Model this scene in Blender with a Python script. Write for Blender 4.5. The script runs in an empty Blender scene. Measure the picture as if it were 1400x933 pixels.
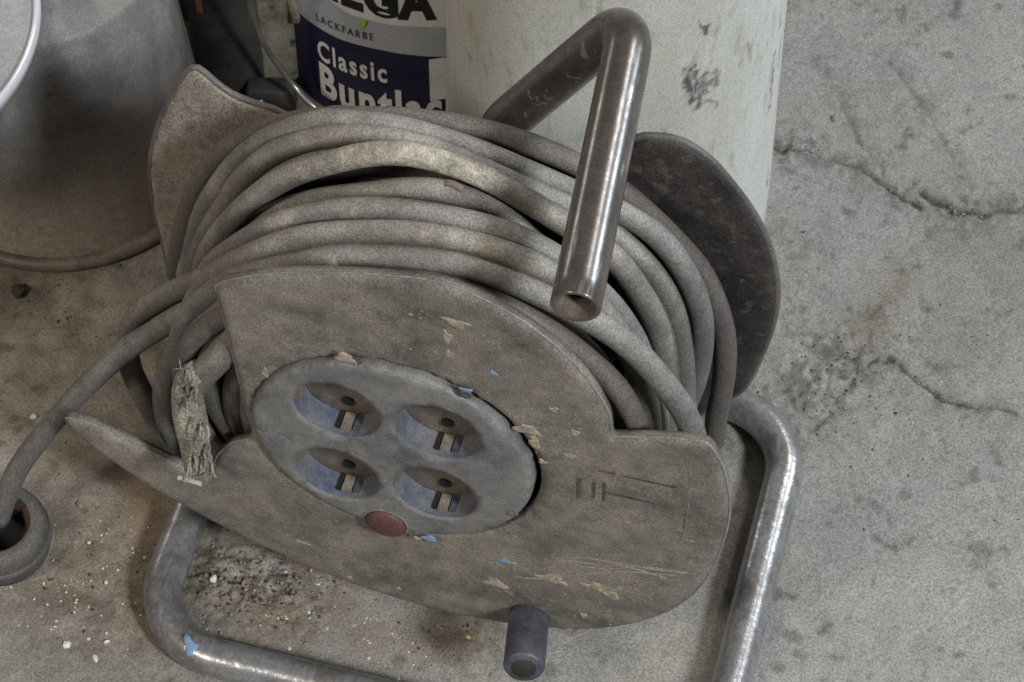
import bpy, bmesh, math, random
import numpy as np
from mathutils import Vector, Matrix, geometry

random.seed(7)
RNG = np.random.default_rng(11)
SC = bpy.context.scene
COL = SC.collection

# ------------------------------------------------------------------ camera
# metres; reel axis along Y (front plate faces -Y), Z up
FPX, CX, CY = 4000.0, 700.0, 466.5
AL, TH = math.radians(15), math.radians(55)
c_r = np.array([math.cos(AL), math.sin(AL), 0.0])
c_f = np.array([-math.sin(AL) * math.cos(TH), math.cos(AL) * math.cos(TH), -math.sin(TH)])
c_u = np.cross(c_r, c_f)
AXZ = 0.170                                    # height of the reel's axle
P0 = np.array([0, 0, AXZ])
DIST = 1.30
c_p = P0 - c_r * (540 - CX) / FPX * DIST + c_u * (620 - CY) / FPX * DIST - c_f * DIST
cam = bpy.data.cameras.new('camera')
cam.sensor_width = 36
cam.lens = 36 * FPX / 1400
cam.clip_start = 0.05
cam.clip_end = 50
cam.dof.use_dof = True
cam.dof.focus_distance = 1.29
cam.dof.aperture_fstop = 40
co = bpy.data.objects.new('camera', cam)
m = Matrix((c_r, c_u, -c_f)).transposed().to_4x4()
m.translation = Vector(c_p)
co.matrix_world = m
COL.objects.link(co)
SC.camera = co

# ------------------------------------------------------------------ world and lamps (workshop: windows on the right)
w = bpy.data.worlds.new('World')
SC.world = w
w.use_nodes = True
bg = w.node_tree.nodes['Background']
bg.inputs[0].default_value = (0.92, 0.80, 0.66, 1)
bg.inputs[1].default_value = 0.15


def area(name, to, direction, dist, size, energy, color, size_y=None):
    l = bpy.data.lights.new(name, 'AREA')
    l.energy = energy
    l.color = color
    l.size = size
    if size_y:
        l.shape = 'RECTANGLE'
        l.size_y = size_y
    o = bpy.data.objects.new(name, l)
    d = Vector(direction).normalized()
    o.location = Vector(to) + d * dist
    o.rotation_euler = d.to_track_quat('Z', 'Y').to_euler()
    COL.objects.link(o)
    return o


area('window_light', (0, 0.1, 0), (0.62, -0.42, 0.66), 6.0, 0.60, 345, (0.90, 0.96, 1.0), 0.9)
area('back_fill_light', (0, 0.1, 0), (0.35, 0.62, 0.72), 6.0, 0.9, 95, (1.0, 0.97, 0.92), 0.9)  # added fill from behind that lifts the left floor, no known source
area('rear_window_light', (0, 0.1, 0), (0.66, 0.55, 0.50), 3.4, 0.24, 36, (0.80, 0.91, 1.0), 0.6)
area('rear_door_light', (0, 0.1, 0), (-0.82, 0.50, 0.36), 3.4, 0.20, 7, (1.0, 0.93, 0.84), 0.5)
area('left_fill_light', (0, 0.1, 0), (-0.40, -0.60, 0.72), 6.0, 0.95, 135, (1.0, 0.91, 0.80), 0.95)  # added warm fill for the left side and the things behind the reel
vs = SC.view_settings
vs.view_transform = 'Standard'
vs.look = 'None'
vs.exposure = 0.0
vs.gamma = 1.0
SC.cycles.filter_width = 1.5


# ------------------------------------------------------------------ points from picture positions on known planes
def ray(x, y):
    return c_f + c_r * (x - CX) / FPX - c_u * (y - CY) / FPX


def at_y(x, y, Y):
    d = ray(x, y)
    return c_p + d * ((Y - c_p[1]) / d[1])


def at_z(x, y, Z=0.0):
    d = ray(x, y)
    return c_p + d * ((Z - c_p[2]) / d[2])


def depth(p):
    return float((np.array(p) - c_p) @ c_f)


def at_d(x, y, dd):
    return c_p + ray(x, y) * dd


def at_cyl(x, y, c, R):
    d = ray(x, y)
    o = c_p[:2] - np.array(c)
    a = d[:2] @ d[:2]
    b = 2 * o @ d[:2]
    q = o @ o - R * R
    t = (-b - math.sqrt(max(b * b - 4 * a * q, 0))) / (2 * a)
    return c_p + d * t


# ------------------------------------------------------------------ noise for meshes
def vnoise(x, y, seed=0):
    xi = np.floor(x).astype(np.int64)
    yi = np.floor(y).astype(np.int64)
    fx = x - xi
    fy = y - yi
    fx = fx * fx * (3 - 2 * fx)
    fy = fy * fy * (3 - 2 * fy)

    def h(a, b):
        n = (a * 374761393 + b * 668265263 + seed * 1442695041) & 0x7fffffff
        n = ((n ^ (n >> 13)) * 1274126177) & 0x7fffffff
        return ((n ^ (n >> 16)) & 0xffff) / 65535.0
    return (h(xi, yi) * (1 - fx) + h(xi + 1, yi) * fx) * (1 - fy) + (h(xi, yi + 1) * (1 - fx) + h(xi + 1, yi + 1) * fx) * fy


def fbm(x, y, sc, octv=4, seed=0):
    s = 0
    a = 1.0
    t = 0
    for k in range(octv):
        s = s + a * vnoise(x * sc, y * sc, seed + k)
        t += a
        a *= 0.5
        sc *= 2.03
    return s / t


def seg_dist(px, py, poly, closed=False):
    d = np.full(px.shape, 1e9)
    n = len(poly)
    for i in range(n if closed else n - 1):
        ax, ay = poly[i][:2]
        bx, by = poly[(i + 1) % n][:2]
        dx, dy = bx - ax, by - ay
        t = np.clip(((px - ax) * dx + (py - ay) * dy) / (dx * dx + dy * dy + 1e-12), 0, 1)
        d = np.minimum(d, np.hypot(px - ax - t * dx, py - ay - t * dy))
    return d


def inside(px, py, poly):
    r = np.zeros(px.shape, bool)
    n = len(poly)
    for i in range(n):
        ax, ay = poly[i]
        bx, by = poly[(i + 1) % n]
        c = ((ay > py) != (by > py)) & (px < (bx - ax) * (py - ay) / (by - ay + 1e-15) + ax)
        r ^= c
    return r


# ------------------------------------------------------------------ materials
class NT:
    def __init__(s, name):
        s.m = bpy.data.materials.new(name)
        s.m.use_nodes = True
        s.t = s.m.node_tree
        s.b = s.t.nodes['Principled BSDF']
        s.tc = s.t.nodes.new('ShaderNodeTexCoord')

    def link(s, a, b):
        s.t.links.new(a, b)

    def noise(s, scale, detail=4, rough=0.55, stretch=None, dist=0.0):
        n = s.t.nodes.new('ShaderNodeTexNoise')
        n.inputs['Scale'].default_value = scale
        n.inputs['Detail'].default_value = detail
        n.inputs['Roughness'].default_value = rough
        n.inputs['Distortion'].default_value = dist
        mp = s.t.nodes.new('ShaderNodeMapping')
        if stretch:
            mp.inputs['Scale'].default_value = stretch
        s.link(s.tc.outputs['Object'], mp.inputs['Vector'])
        s.link(mp.outputs[0], n.inputs['Vector'])
        return n.outputs['Fac']

    def ramp(s, fac, stops):
        r = s.t.nodes.new('ShaderNodeValToRGB')
        e = r.color_ramp.elements
        while len(e) < len(stops):
            e.new(0.5)
        for el, (p, c) in zip(e, stops):
            el.position = p
            el.color = (c, c, c, 1) if isinstance(c, (int, float)) else (*c, 1)
        s.link(fac, r.inputs[0])
        return r.outputs[0]

    def mix(s, fac, a, b, mode='MIX'):
        n = s.t.nodes.new('ShaderNodeMix')
        n.data_type = 'RGBA'
        n.blend_type = mode
        for ii, v in ((0, fac), (6, a), (7, b)):
            sock = n.inputs[ii]
            if isinstance(v, (int, float)):
                sock.default_value = v if ii == 0 else (v, v, v, 1)
            elif isinstance(v, tuple):
                sock.default_value = (*v, 1)
            else:
                s.link(v, sock)
        return n.outputs[2]

    def attr(s, name):
        n = s.t.nodes.new('ShaderNodeAttribute')
        n.attribute_name = name
        return n.outputs['Fac']

    def grain(s, col, amt=0.35, scale=1050):
        """fine dust and grit, about half a millimetre"""
        g = s.ramp(s.noise(scale, 2, 0.7), [(0.34, 0.0), (0.66, 1.0)])
        lo = s.mix(1.0, col, 1 - amt, 'MULTIPLY')
        hi = s.mix(1.0, col, 1 + amt, 'MULTIPLY')
        return s.mix(g, lo, hi)

    def normal_up(s):
        g = s.t.nodes.new('ShaderNodeNewGeometry')
        sp = s.t.nodes.new('ShaderNodeSeparateXYZ')
        s.link(g.outputs['Normal'], sp.inputs[0])
        return sp.outputs['Z']

    def bump(s, fac, strength, dist):
        b = s.t.nodes.new('ShaderNodeBump')
        b.inputs['Strength'].default_value = strength
        b.inputs['Distance'].default_value = dist
        s.link(fac, b.inputs['Height'])
        if s.b.inputs['Normal'].is_linked:
            s.link(s.b.inputs['Normal'].links[0].from_socket, b.inputs['Normal'])
        s.link(b.outputs[0], s.b.inputs['Normal'])

    def done(s, col, rough=0.7, metal=0.0, spec=0.4):
        if isinstance(col, tuple):
            s.b.inputs['Base Color'].default_value = (*col, 1)
        else:
            s.link(col, s.b.inputs['Base Color'])
        for k, v in (('Roughness', rough), ('Metallic', metal)):
            if isinstance(v, (int, float)):
                s.b.inputs[k].default_value = v
            else:
                s.link(v, s.b.inputs[k])
        s.b.inputs['Specular IOR Level'].default_value = spec
        return s.m


def mat_dusty(name, base, dust, lo, hi, scale=30, rough=0.75, grain=0.3, bump=0.25, spec=0.3, spots=None, up=0.35, stretch=None, fine=1.0, pale=None, st_amt=0.8, pale_lo=0.15):
    """plastic or rubber under a patchy coat of workshop dust"""
    n = NT(name)
    f = n.noise(scale, 5, 0.6, stretch)
    f2 = n.noise(scale * 4.3, 3, 0.6)
    k = n.mix(0.35, f, f2)
    if up:
        u = n.ramp(n.normal_up(), [(0.0, 0.0), (1.0, 1.0)])
        k = n.mix(up, k, u)
    k = n.ramp(k, [(lo, 0.0), (hi, 1.0)])
    c = n.mix(k, base, dust)
    if spots:
        sp = n.ramp(n.noise(scale * 3.1, 2, 0.5), [(spots[1], 0.0), (spots[1] + 0.05, 1.0)])
        c = n.mix(sp, c, spots[0])
    if pale:
        br = n.ramp(n.noise(210, 4, 0.65), [(0.34, pale_lo), (0.58, 1.0)])
        c = n.mix(n.mix(1.0, n.attr('pale'), br, 'MULTIPLY'), c, pale)
        st = n.ramp(n.noise(27, 4, 0.65), [(0.46, 0.0), (0.60, st_amt)])
        c = n.mix(st, c, n.mix(0.5, base, (0.115, 0.095, 0.080)))
    c = n.grain(c, grain)
    n.bump(f2, bump, 0.0008)
    n.bump(n.noise(900 * fine, 2), bump * 1.2, 0.0003)
    return n.done(c, rough, 0, spec)


def mat_floor():
    n = NT('concrete')
    big = n.noise(5, 5, 0.6)
    mid = n.noise(28, 5, 0.65)
    fin = n.noise(170, 4, 0.7)
    c = n.mix(n.ramp(big, [(0.35, 0.0), (0.65, 1.0)]), (0.245, 0.238, 0.222), (0.30, 0.287, 0.262))
    c = n.mix(n.ramp(mid, [(0.4, 0.0), (0.72, 0.65)]), c, (0.335, 0.318, 0.288))
    c = n.mix(n.ramp(mid, [(0.26, 0.5), (0.42, 0.0)]), c, (0.19, 0.19, 0.184))
    c = n.mix(n.ramp(fin, [(0.28, 0.75), (0.45, 0.0)]), c, (0.14, 0.138, 0.132))
    c = n.mix(n.ramp(fin, [(0.62, 0.0), (0.78, 0.6)]), c, (0.42, 0.405, 0.375))
    c = n.mix(n.attr('dust'), c, n.mix(n.ramp(n.noise(70, 4), [(0.35, 0.0), (0.65, 1.0)]), (0.165, 0.133, 0.100), (0.285, 0.240, 0.187)))
    c = n.mix(n.attr('dirt'), c, n.mix(n.ramp(fin, [(0.4, 0.0), (0.6, 1.0)]), (0.042, 0.038, 0.033), (0.10, 0.088, 0.072)))  # real dirt, plus shade painted inside the tube's left corner
    c = n.mix(n.attr('brown_tone'), c, (0.20, 0.128, 0.07))
    c = n.mix(1.0, c, (0.855, 0.87, 0.895), 'MULTIPLY')
    c = n.grain(c, 0.33, 900)
    n.bump(mid, 0.25, 0.002)
    n.bump(fin, 0.5, 0.0012)
    n.bump(n.noise(800, 2), 0.4, 0.0004)
    return n.done(c, 0.88, 0, 0.25)


def mat_tube(name, bright, dark, r0, r1, met, brown_tone, bmp=0.10):
    n = NT(name)
    a = n.noise(45, 5, 0.65)
    b = n.noise(260, 3, 0.6)
    k = n.ramp(n.mix(0.4, a, b), [(0.42, 0.0), (0.60, 1.0)])
    c = n.mix(k, bright, dark)
    c = n.mix(n.ramp(n.noise(90, 4), [(0.62, 0.0), (0.72, brown_tone)]), c, (0.13, 0.085, 0.06))
    c = n.grain(c, 0.22)
    r = n.ramp(n.mix(0.5, a, b), [(0.36, r0), (0.66, r1)])
    n.bump(b, bmp, 0.0005)
    sc_ = n.ramp(n.noise(120, 3, 0.7, (1, 0.12, 1)), [(0.60, 0.0), (0.66, 0.55)])
    c = n.mix(sc_, c, (0.34, 0.34, 0.345))
    n.bump(n.noise(700, 2), 0.12, 0.0002)
    n.b.inputs['Coat Weight'].default_value = 0.5
    n.b.inputs['Coat Roughness'].default_value = 0.22
    return n.done(c, r, met, 0.6)


def mat_bucket():
    n = NT('pale_painted_drum')
    a = n.noise(22, 5, 0.6, (1, 1, 0.25))
    b = n.noise(110, 4, 0.65, (1, 1, 0.35))
    c = n.mix(n.ramp(a, [(0.35, 0.0), (0.65, 1.0)]), (0.42, 0.412, 0.37), (0.485, 0.495, 0.47))
    c = n.mix(n.ramp(b, [(0.30, 0.7), (0.45, 0.0)]), c, (0.28, 0.27, 0.215))
    c = n.mix(n.ramp(n.noise(60, 5, 0.7, (1, 1, 0.3)), [(0.66, 0.0), (0.74, 0.75)]), c, (0.13, 0.12, 0.12))
    c = n.mix(n.attr('scuff'), c, (0.058, 0.055, 0.062))
    c = n.grain(c, 0.22)
    n.bump(b, 0.15, 0.0008)
    return n.done(c, 0.55, 0, 0.35)


def mat_plain(name, col, rough=0.6, metal=0.0, grain=0.2, var=0.25, scale=60, spec=0.4):
    n = NT(name)
    d = tuple(x * (1 - var) for x in col)
    c = n.mix(n.ramp(n.noise(scale, 4, 0.6), [(0.35, 0.0), (0.65, 1.0)]), d, col)
    c = n.grain(c, grain)
    n.bump(n.noise(scale * 6, 3), 0.2, 0.0005)
    return n.done(c, rough, metal, spec)


M = {}
M['floor'] = mat_floor()
M['tube'] = mat_tube('blue_grey_steel_tube', (0.27, 0.275, 0.29), (0.150, 0.140, 0.134), 0.22, 0.46, 0.45, 0.5, 0.50)
M['handle'] = mat_tube('brown_worn_handle_tube', (0.100, 0.088, 0.082), (0.060, 0.051, 0.046), 0.22, 0.42, 0.35, 0.3)
M['bucket'] = mat_bucket()
M['plate'] = mat_dusty('dusty_black_plate', (0.074, 0.067, 0.060), (0.206, 0.184, 0.158), 0.34, 0.60, 26, 0.6, 0.36, 0.35, 0.35, ((0.19, 0.165, 0.135), 0.66), up=0)
M['plate_edge'] = mat_dusty('pale_plate_edge', (0.12, 0.115, 0.115), (0.25, 0.24, 0.23), 0.35, 0.65, 60, 0.5, 0.3, 0.2, 0.4, up=0)  # paler tone for the line along the plate's outline
M['flange'] = mat_dusty('grimy_rear_flange', (0.040, 0.034, 0.032), (0.105, 0.085, 0.072), 0.36, 0.66, 34, 0.6, 0.35, 0.3, 0.35, ((0.17, 0.14, 0.115), 0.64), up=0)
M['rear_flange'] = mat_dusty('rear_flange_dust', (0.020, 0.018, 0.019), (0.055, 0.047, 0.044), 0.38, 0.64, 40, 0.6, 0.45, 0.4, 0.3, ((0.070, 0.058, 0.050), 0.60), up=0, pale=(0.240, 0.205, 0.172), st_amt=0, pale_lo=0.6)
M['flange_rim'] = mat_dusty('flange_edge', (0.055, 0.050, 0.052), (0.13, 0.12, 0.11), 0.35, 0.65, 40, 0.5, 0.3, 0.2, 0.4, up=0)
M['insert'] = mat_dusty('blue_grey_socket_plastic', (0.080, 0.083, 0.094), (0.188, 0.180, 0.170), 0.36, 0.62, 38, 0.5, 0.25, 0.2, 0.4, ((0.19, 0.175, 0.15), 0.72), up=0)
M['well_floor'] = mat_dusty('brown_dusty_well_floor', (0.088, 0.072, 0.060), (0.165, 0.140, 0.115), 0.36, 0.64, 60, 0.6, 0.25, 0.2, 0.35, up=0)
M['socket'] = mat_dusty('blue_socket_well', (0.055, 0.070, 0.122), (0.150, 0.147, 0.152), 0.34, 0.60, 60, 0.45, 0.2, 0.15, 0.45, up=0)
M['clip'] = mat_plain('dull_contact_metal', (0.36, 0.30, 0.24), 0.45, 0.5, 0.25, 0.4, 120)
M['rib'] = mat_plain('dusty_key_rib', (0.20, 0.175, 0.15), 0.7, 0, 0.3, 0.4, 150)
M['bore'] = mat_plain('dusty_tube_bore', (0.16, 0.125, 0.10), 0.85, 0, 0.3, 0.5, 150, 0.2)
M['hole'] = mat_plain('black_hole', (0.012, 0.011, 0.010), 0.8)
M['red'] = mat_plain('dark_red_plastic', (0.110, 0.046, 0.041), 0.6, 0, 0.35, 0.35, 90)
M['knob'] = mat_dusty('dark_blue_knob', (0.036, 0.038, 0.056), (0.105, 0.104, 0.115), 0.40, 0.70, 50, 0.45, 0.25, 0.2, 0.45, up=0)
M['core'] = mat_plain('drum_core', (0.030, 0.027, 0.024), 0.8)
CAB = dict(st_amt=0.55, grain=0.36, bump=0.45, spec=0.3, rough=0.65, pale=(0.47, 0.43, 0.355))
M['cable_a'] = mat_dusty('dusty_grey_cable', (0.112, 0.104, 0.094), (0.272, 0.254, 0.226), 0.36, 0.62, 34, up=0.3, **CAB)
M['cable_b'] = mat_dusty('greyer_cable', (0.104, 0.101, 0.098), (0.240, 0.231, 0.216), 0.36, 0.62, 40, up=0.3, **CAB)
M['cable_c'] = mat_dusty('dark_cable', (0.075, 0.066, 0.062), (0.150, 0.132, 0.122), 0.30, 0.66, 40, up=0.25, **CAB)
M['cable_d'] = M['cable_a']
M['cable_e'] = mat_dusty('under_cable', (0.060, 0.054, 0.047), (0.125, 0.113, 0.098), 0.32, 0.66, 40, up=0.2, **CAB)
M['fray'] = mat_dusty('frayed_tape', (0.10, 0.09, 0.073), (0.30, 0.275, 0.23), 0.38, 0.62, 130, 0.9, 0.45, 0.9, 0.2, up=0, stretch=(1, 1, 0.35))
M['cream'] = mat_plain('dried_cream_paint', (0.36, 0.31, 0.235), 0.75, 0, 0.3, 0.5, 260)
M['spatter'] = mat_plain('thin_paint_spatter', (0.27, 0.235, 0.185), 0.7, 0, 0.3, 0.4, 200)
M['blue'] = mat_plain('dried_blue_paint', (0.17, 0.26, 0.42), 0.7, 0, 0.2, 0.25, 200)
M['white'] = mat_plain('white_chip', (0.66, 0.64, 0.59), 0.8, 0, 0.2, 0.25, 200)
M['tape'] = mat_plain('dusty_white_tape', (0.46, 0.44, 0.40), 0.8, 0, 0.3, 0.4, 200)
M['grit'] = mat_plain('grit', (0.25, 0.225, 0.185), 0.9, 0, 0.3, 0.5, 300)
M['grit_dark'] = mat_plain('dark_grit', (0.060, 0.052, 0.045), 0.9, 0, 0.3, 0.4, 300)
M['yellow'] = mat_plain('yellow_chip', (0.62, 0.44, 0.17), 0.8)
M['rubber'] = mat_dusty('coupling_rubber', (0.060, 0.056, 0.056), (0.135, 0.122, 0.110), 0.34, 0.66, 50, up=0.2, **CAB)
M['rubber_red'] = mat_dusty('reddish_lining', (0.065, 0.034, 0.030), (0.135, 0.080, 0.068), 0.35, 0.65, 60, up=0.0, **CAB)
M['tub'] = mat_dusty('black_grimy_tub', (0.11, 0.108, 0.116), (0.255, 0.235, 0.21), 0.42, 0.70, 13, 0.6, 0.3, 0.3, 0.35, ((0.08, 0.075, 0.07), 0.70), up=0, stretch=(1, 1, 0.3), pale=(0.30, 0.258, 0.205), st_amt=0, pale_lo=0.5)
M['tub_rim'] = mat_dusty('tub_lip', (0.085, 0.072, 0.058), (0.20, 0.175, 0.145), 0.35, 0.65, 40, 0.5, 0.3, 0.3, 0.4, up=0)
M['lid'] = mat_plain('pale_grey_lid', (0.36, 0.37, 0.385), 0.5, 0, 0.2, 0.2, 40)
M['lid_rim'] = mat_plain('shiny_lid_edge', (0.70, 0.73, 0.78), 0.25, 0.3, 0.1, 0.1, 40)
M['jug'] = mat_dusty('greasy_beige_canister', (0.105, 0.088, 0.062), (0.33, 0.295, 0.225), 0.38, 0.66, 22, 0.55, 0.28, 0.25, 0.4, ((0.05, 0.043, 0.035), 0.66), up=0, stretch=(1, 1, 0.3))
M['black'] = mat_dusty('black_plastic', (0.020, 0.019, 0.020), (0.065, 0.057, 0.052), 0.40, 0.70, 30, 0.5, 0.3, 0.2, 0.4, up=0)
M['redtape'] = mat_plain('red_stripe', (0.23, 0.070, 0.062), 0.6)
M['yellowish'] = mat_plain('yellowed_strip', (0.40, 0.355, 0.225), 0.6)
M['wire'] = mat_plain('bail_wire', (0.45, 0.43, 0.39), 0.35, 0.8, 0.15, 0.5, 40)
M['tin'] = mat_plain('tin', (0.40, 0.39, 0.36), 0.4, 0.7)
M['navy'] = mat_dusty('navy_print', (0.0105, 0.0115, 0.034), (0.024, 0.024, 0.045), 0.45, 0.75, 30, 0.4, 0.2, 0.1, 0.4, up=0)
M['silver'] = mat_plain('silver_grey_print', (0.37, 0.385, 0.42), 0.45, 0, 0.15, 0.15, 40)
M['labelwhite'] = mat_plain('label_white', (0.64, 0.635, 0.60), 0.5, 0, 0.15, 0.12, 40)
M['ink'] = mat_plain('black_ink', (0.015, 0.015, 0.016), 0.5)
M['inkgrey'] = mat_plain('dark_grey_ink', (0.07, 0.07, 0.08), 0.5)
M['green'] = mat_plain('leaf_green', (0.30, 0.46, 0.09), 0.5)
M['copper'] = mat_plain('copper_strand', (0.17, 0.118, 0.092), 0.7, 0.0)


# ------------------------------------------------------------------ object helpers
def mesh(name, verts, faces, smooth=True):
    me = bpy.data.meshes.new(name)
    me.from_pydata([tuple(map(float, v)) for v in verts], [], [tuple(int(i) for i in f) for f in faces])
    me.update()
    if smooth:
        me.polygons.foreach_set('use_smooth', [True] * len(me.polygons))
    return me


def obj(name, me, mat, parent=None):
    o = bpy.data.objects.new(name, me)
    if mat is not None:
        me.materials.clear()
        me.materials.append(M[mat] if isinstance(mat, str) else mat)
    COL.objects.link(o)
    if parent is not None:
        o.parent = parent
        p = parent
        off = Matrix()
        while p is not None:
            off = Matrix.Translation(p.location) @ off
            p = p.parent
        # parts are authored in world metres; only the thing's Empty has a location
        if parent.type == 'EMPTY':
            o.matrix_parent_inverse = off.inverted()
    return o


def tag(o, label=None, cat=None, group=None, kind=None):
    for k, v in (('label', label), ('category', cat), ('group', group), ('kind', kind)):
        if v:
            o[k] = v
    return o


def thing(name, loc, label, cat, group=None):
    o = bpy.data.objects.new(name, None)
    o.empty_display_size = 0.02
    o.location = tuple(map(float, loc))
    COL.objects.link(o)
    return tag(o, label, cat, group)


def add_attr(me, name, vals):
    a = me.attributes.new(name, 'FLOAT', 'POINT')
    a.data.foreach_set('value', np.asarray(vals, dtype=np.float32))


def catmull(pts, step=0.004, closed=False):
    P = [np.array(p, float) for p in pts]
    n = len(P)
    out = []
    for i in range(n if closed else n - 1):
        if closed:
            a, b, c, d = P[i - 1], P[i], P[(i + 1) % n], P[(i + 2) % n]
        else:
            b, c = P[i], P[i + 1]
            a = P[i - 1] if i > 0 else 2 * b - c
            d = P[i + 2] if i + 2 < n else 2 * c - b
        # centripetal
        t0 = 0.0
        t1 = t0 + max(np.linalg.norm(b - a), 1e-6) ** 0.5
        t2 = t1 + max(np.linalg.norm(c - b), 1e-6) ** 0.5
        t3 = t2 + max(np.linalg.norm(d - c), 1e-6) ** 0.5
        k = max(2, int(np.linalg.norm(c - b) / step))
        for j in range(k):
            t = t1 + (t2 - t1) * j / k
            a1 = (t1 - t) / (t1 - t0) * a + (t - t0) / (t1 - t0) * b
            a2 = (t2 - t) / (t2 - t1) * b + (t - t1) / (t2 - t1) * c
            a3 = (t3 - t) / (t3 - t2) * c + (t - t2) / (t3 - t2) * d
            b1 = (t2 - t) / (t2 - t0) * a1 + (t - t0) / (t2 - t0) * a2
            b2 = (t3 - t) / (t3 - t1) * a2 + (t - t1) / (t3 - t1) * a3
            out.append((t2 - t) / (t2 - t1) * b1 + (t - t1) / (t2 - t1) * b2)
    if not closed:
        out.append(P[-1])
    return np.array(out)


def sweep(path, rad, seg=14, closed=False, cap0=True, cap1=True, wob=0.0, seed=0):
    path = np.asarray(path, float)
    n = len(path)
    T = np.gradient(path, axis=0)
    if closed:
        T = np.roll(path, -1, 0) - np.roll(path, 1, 0)
    T /= np.linalg.norm(T, axis=1)[:, None] + 1e-12
    up = np.array([0, 0, 1.0]) if abs(T[0][2]) < 0.9 else np.array([1.0, 0, 0])
    N = np.cross(T[0], up)
    N /= np.linalg.norm(N)
    rads = np.full(n, rad) if np.isscalar(rad) else np.asarray(rad, float)
    Ns = [N]
    for i in range(1, n):
        N = N - T[i] * (N @ T[i])
        N /= np.linalg.norm(N) + 1e-12
        Ns.append(N)
    Ns = np.array(Ns)
    B = np.cross(T, Ns)
    a = np.linspace(0, 2 * math.pi, seg, endpoint=False)
    if wob:
        s = np.arange(n)[:, None] * 0.21 + seed * 13.7
        wv = 1 + wob * (vnoise(s + 0 * a[None], np.cos(a)[None] * 1.5 + 9 + 0 * s, seed) - 0.5) * 2
    else:
        wv = np.ones((n, seg))
    V = path[:, None] + (Ns[:, None] * np.cos(a)[None, :, None] + B[:, None] * np.sin(a)[None, :, None]) * (rads[:, None] * wv)[..., None]
    V = V.reshape(-1, 3)
    Fc = []
    for i in range(n if closed else n - 1):
        for j in range(seg):
            i2 = (i + 1) % n
            Fc.append((i * seg + j, i * seg + (j + 1) % seg, i2 * seg + (j + 1) % seg, i2 * seg + j))
    if not closed:
        if cap0:
            Fc.append(tuple(range(seg))[::-1])
        if cap1:
            Fc.append(tuple((n - 1) * seg + j for j in range(seg)))
    return V, [tuple(reversed(f)) for f in Fc]


def merge(*parts):
    V, Fc = [], []
    for v, f in parts:
        k = sum(len(x) for x in V)
        V.append(np.asarray(v, float).reshape(-1, 3))
        Fc += [tuple(i + k for i in q) for q in f]
    return np.concatenate(V), Fc


def fillet(pts, rad, closed=False, k=9):
    P = [np.array(p, float) for p in pts]
    n = len(P)
    out = []
    for i in range(n):
        if not closed and i in (0, n - 1):
            out.append(P[i])
            continue
        a, b, c = P[i - 1], P[i], P[(i + 1) % n]
        u = (a - b) / np.linalg.norm(a - b)
        v = (c - b) / np.linalg.norm(c - b)
        ang = math.acos(np.clip(u @ v, -1, 1))
        t = rad / math.tan(ang / 2)
        t = min(t, 0.48 * np.linalg.norm(a - b), 0.48 * np.linalg.norm(c - b))
        rr = t * math.tan(ang / 2)
        bis = (u + v) / np.linalg.norm(u + v)
        cen = b + bis * rr / math.sin(ang / 2)
        p0 = b + u * t - cen
        p1 = b + v * t - cen
        om = math.pi - ang
        for j in range(k + 1):
            s = j / k
            out.append(cen + (math.sin((1 - s) * om) * p0 + math.sin(s * om) * p1) / math.sin(om))
    return out


def densify(pts, step, closed=False):
    P = np.asarray(pts, float)
    out = []
    n = len(P)
    for i in range(n if closed else n - 1):
        a, b = P[i], P[(i + 1) % n]
        k = max(1, int(np.linalg.norm(b - a) / step))
        out += [a + (b - a) * j / k for j in range(k)]
    if not closed:
        out.append(P[-1])
    return np.array(out)


def lathe(profile, center, axis='Z', seg=48, closed_profile=False):
    """profile of (radius, height) turned about a vertical axis through center"""
    V, Fc = [], []
    for rr, h in profile:
        for j in range(seg):
            t = 2 * math.pi * j / seg
            if axis == 'Z':
                V.append((center[0] + rr * math.cos(t), center[1] + rr * math.sin(t), center[2] + h))
            else:   # axis -Y
                V.append((center[0] + rr * math.cos(t), center[1] - h, center[2] + rr * math.sin(t)))
    n = len(profile)
    for i in range(n if closed_profile else n - 1):
        i2 = (i + 1) % n
        for j in range(seg):
            Fc.append((i * seg + j, i * seg + (j + 1) % seg, i2 * seg + (j + 1) % seg, i2 * seg + j))
    return np.array(V), Fc


def circ(cx, cy, r, n=48):
    return [(cx + r * math.cos(2 * math.pi * i / n), cy + r * math.sin(2 * math.pi * i / n)) for i in range(n)]


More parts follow.
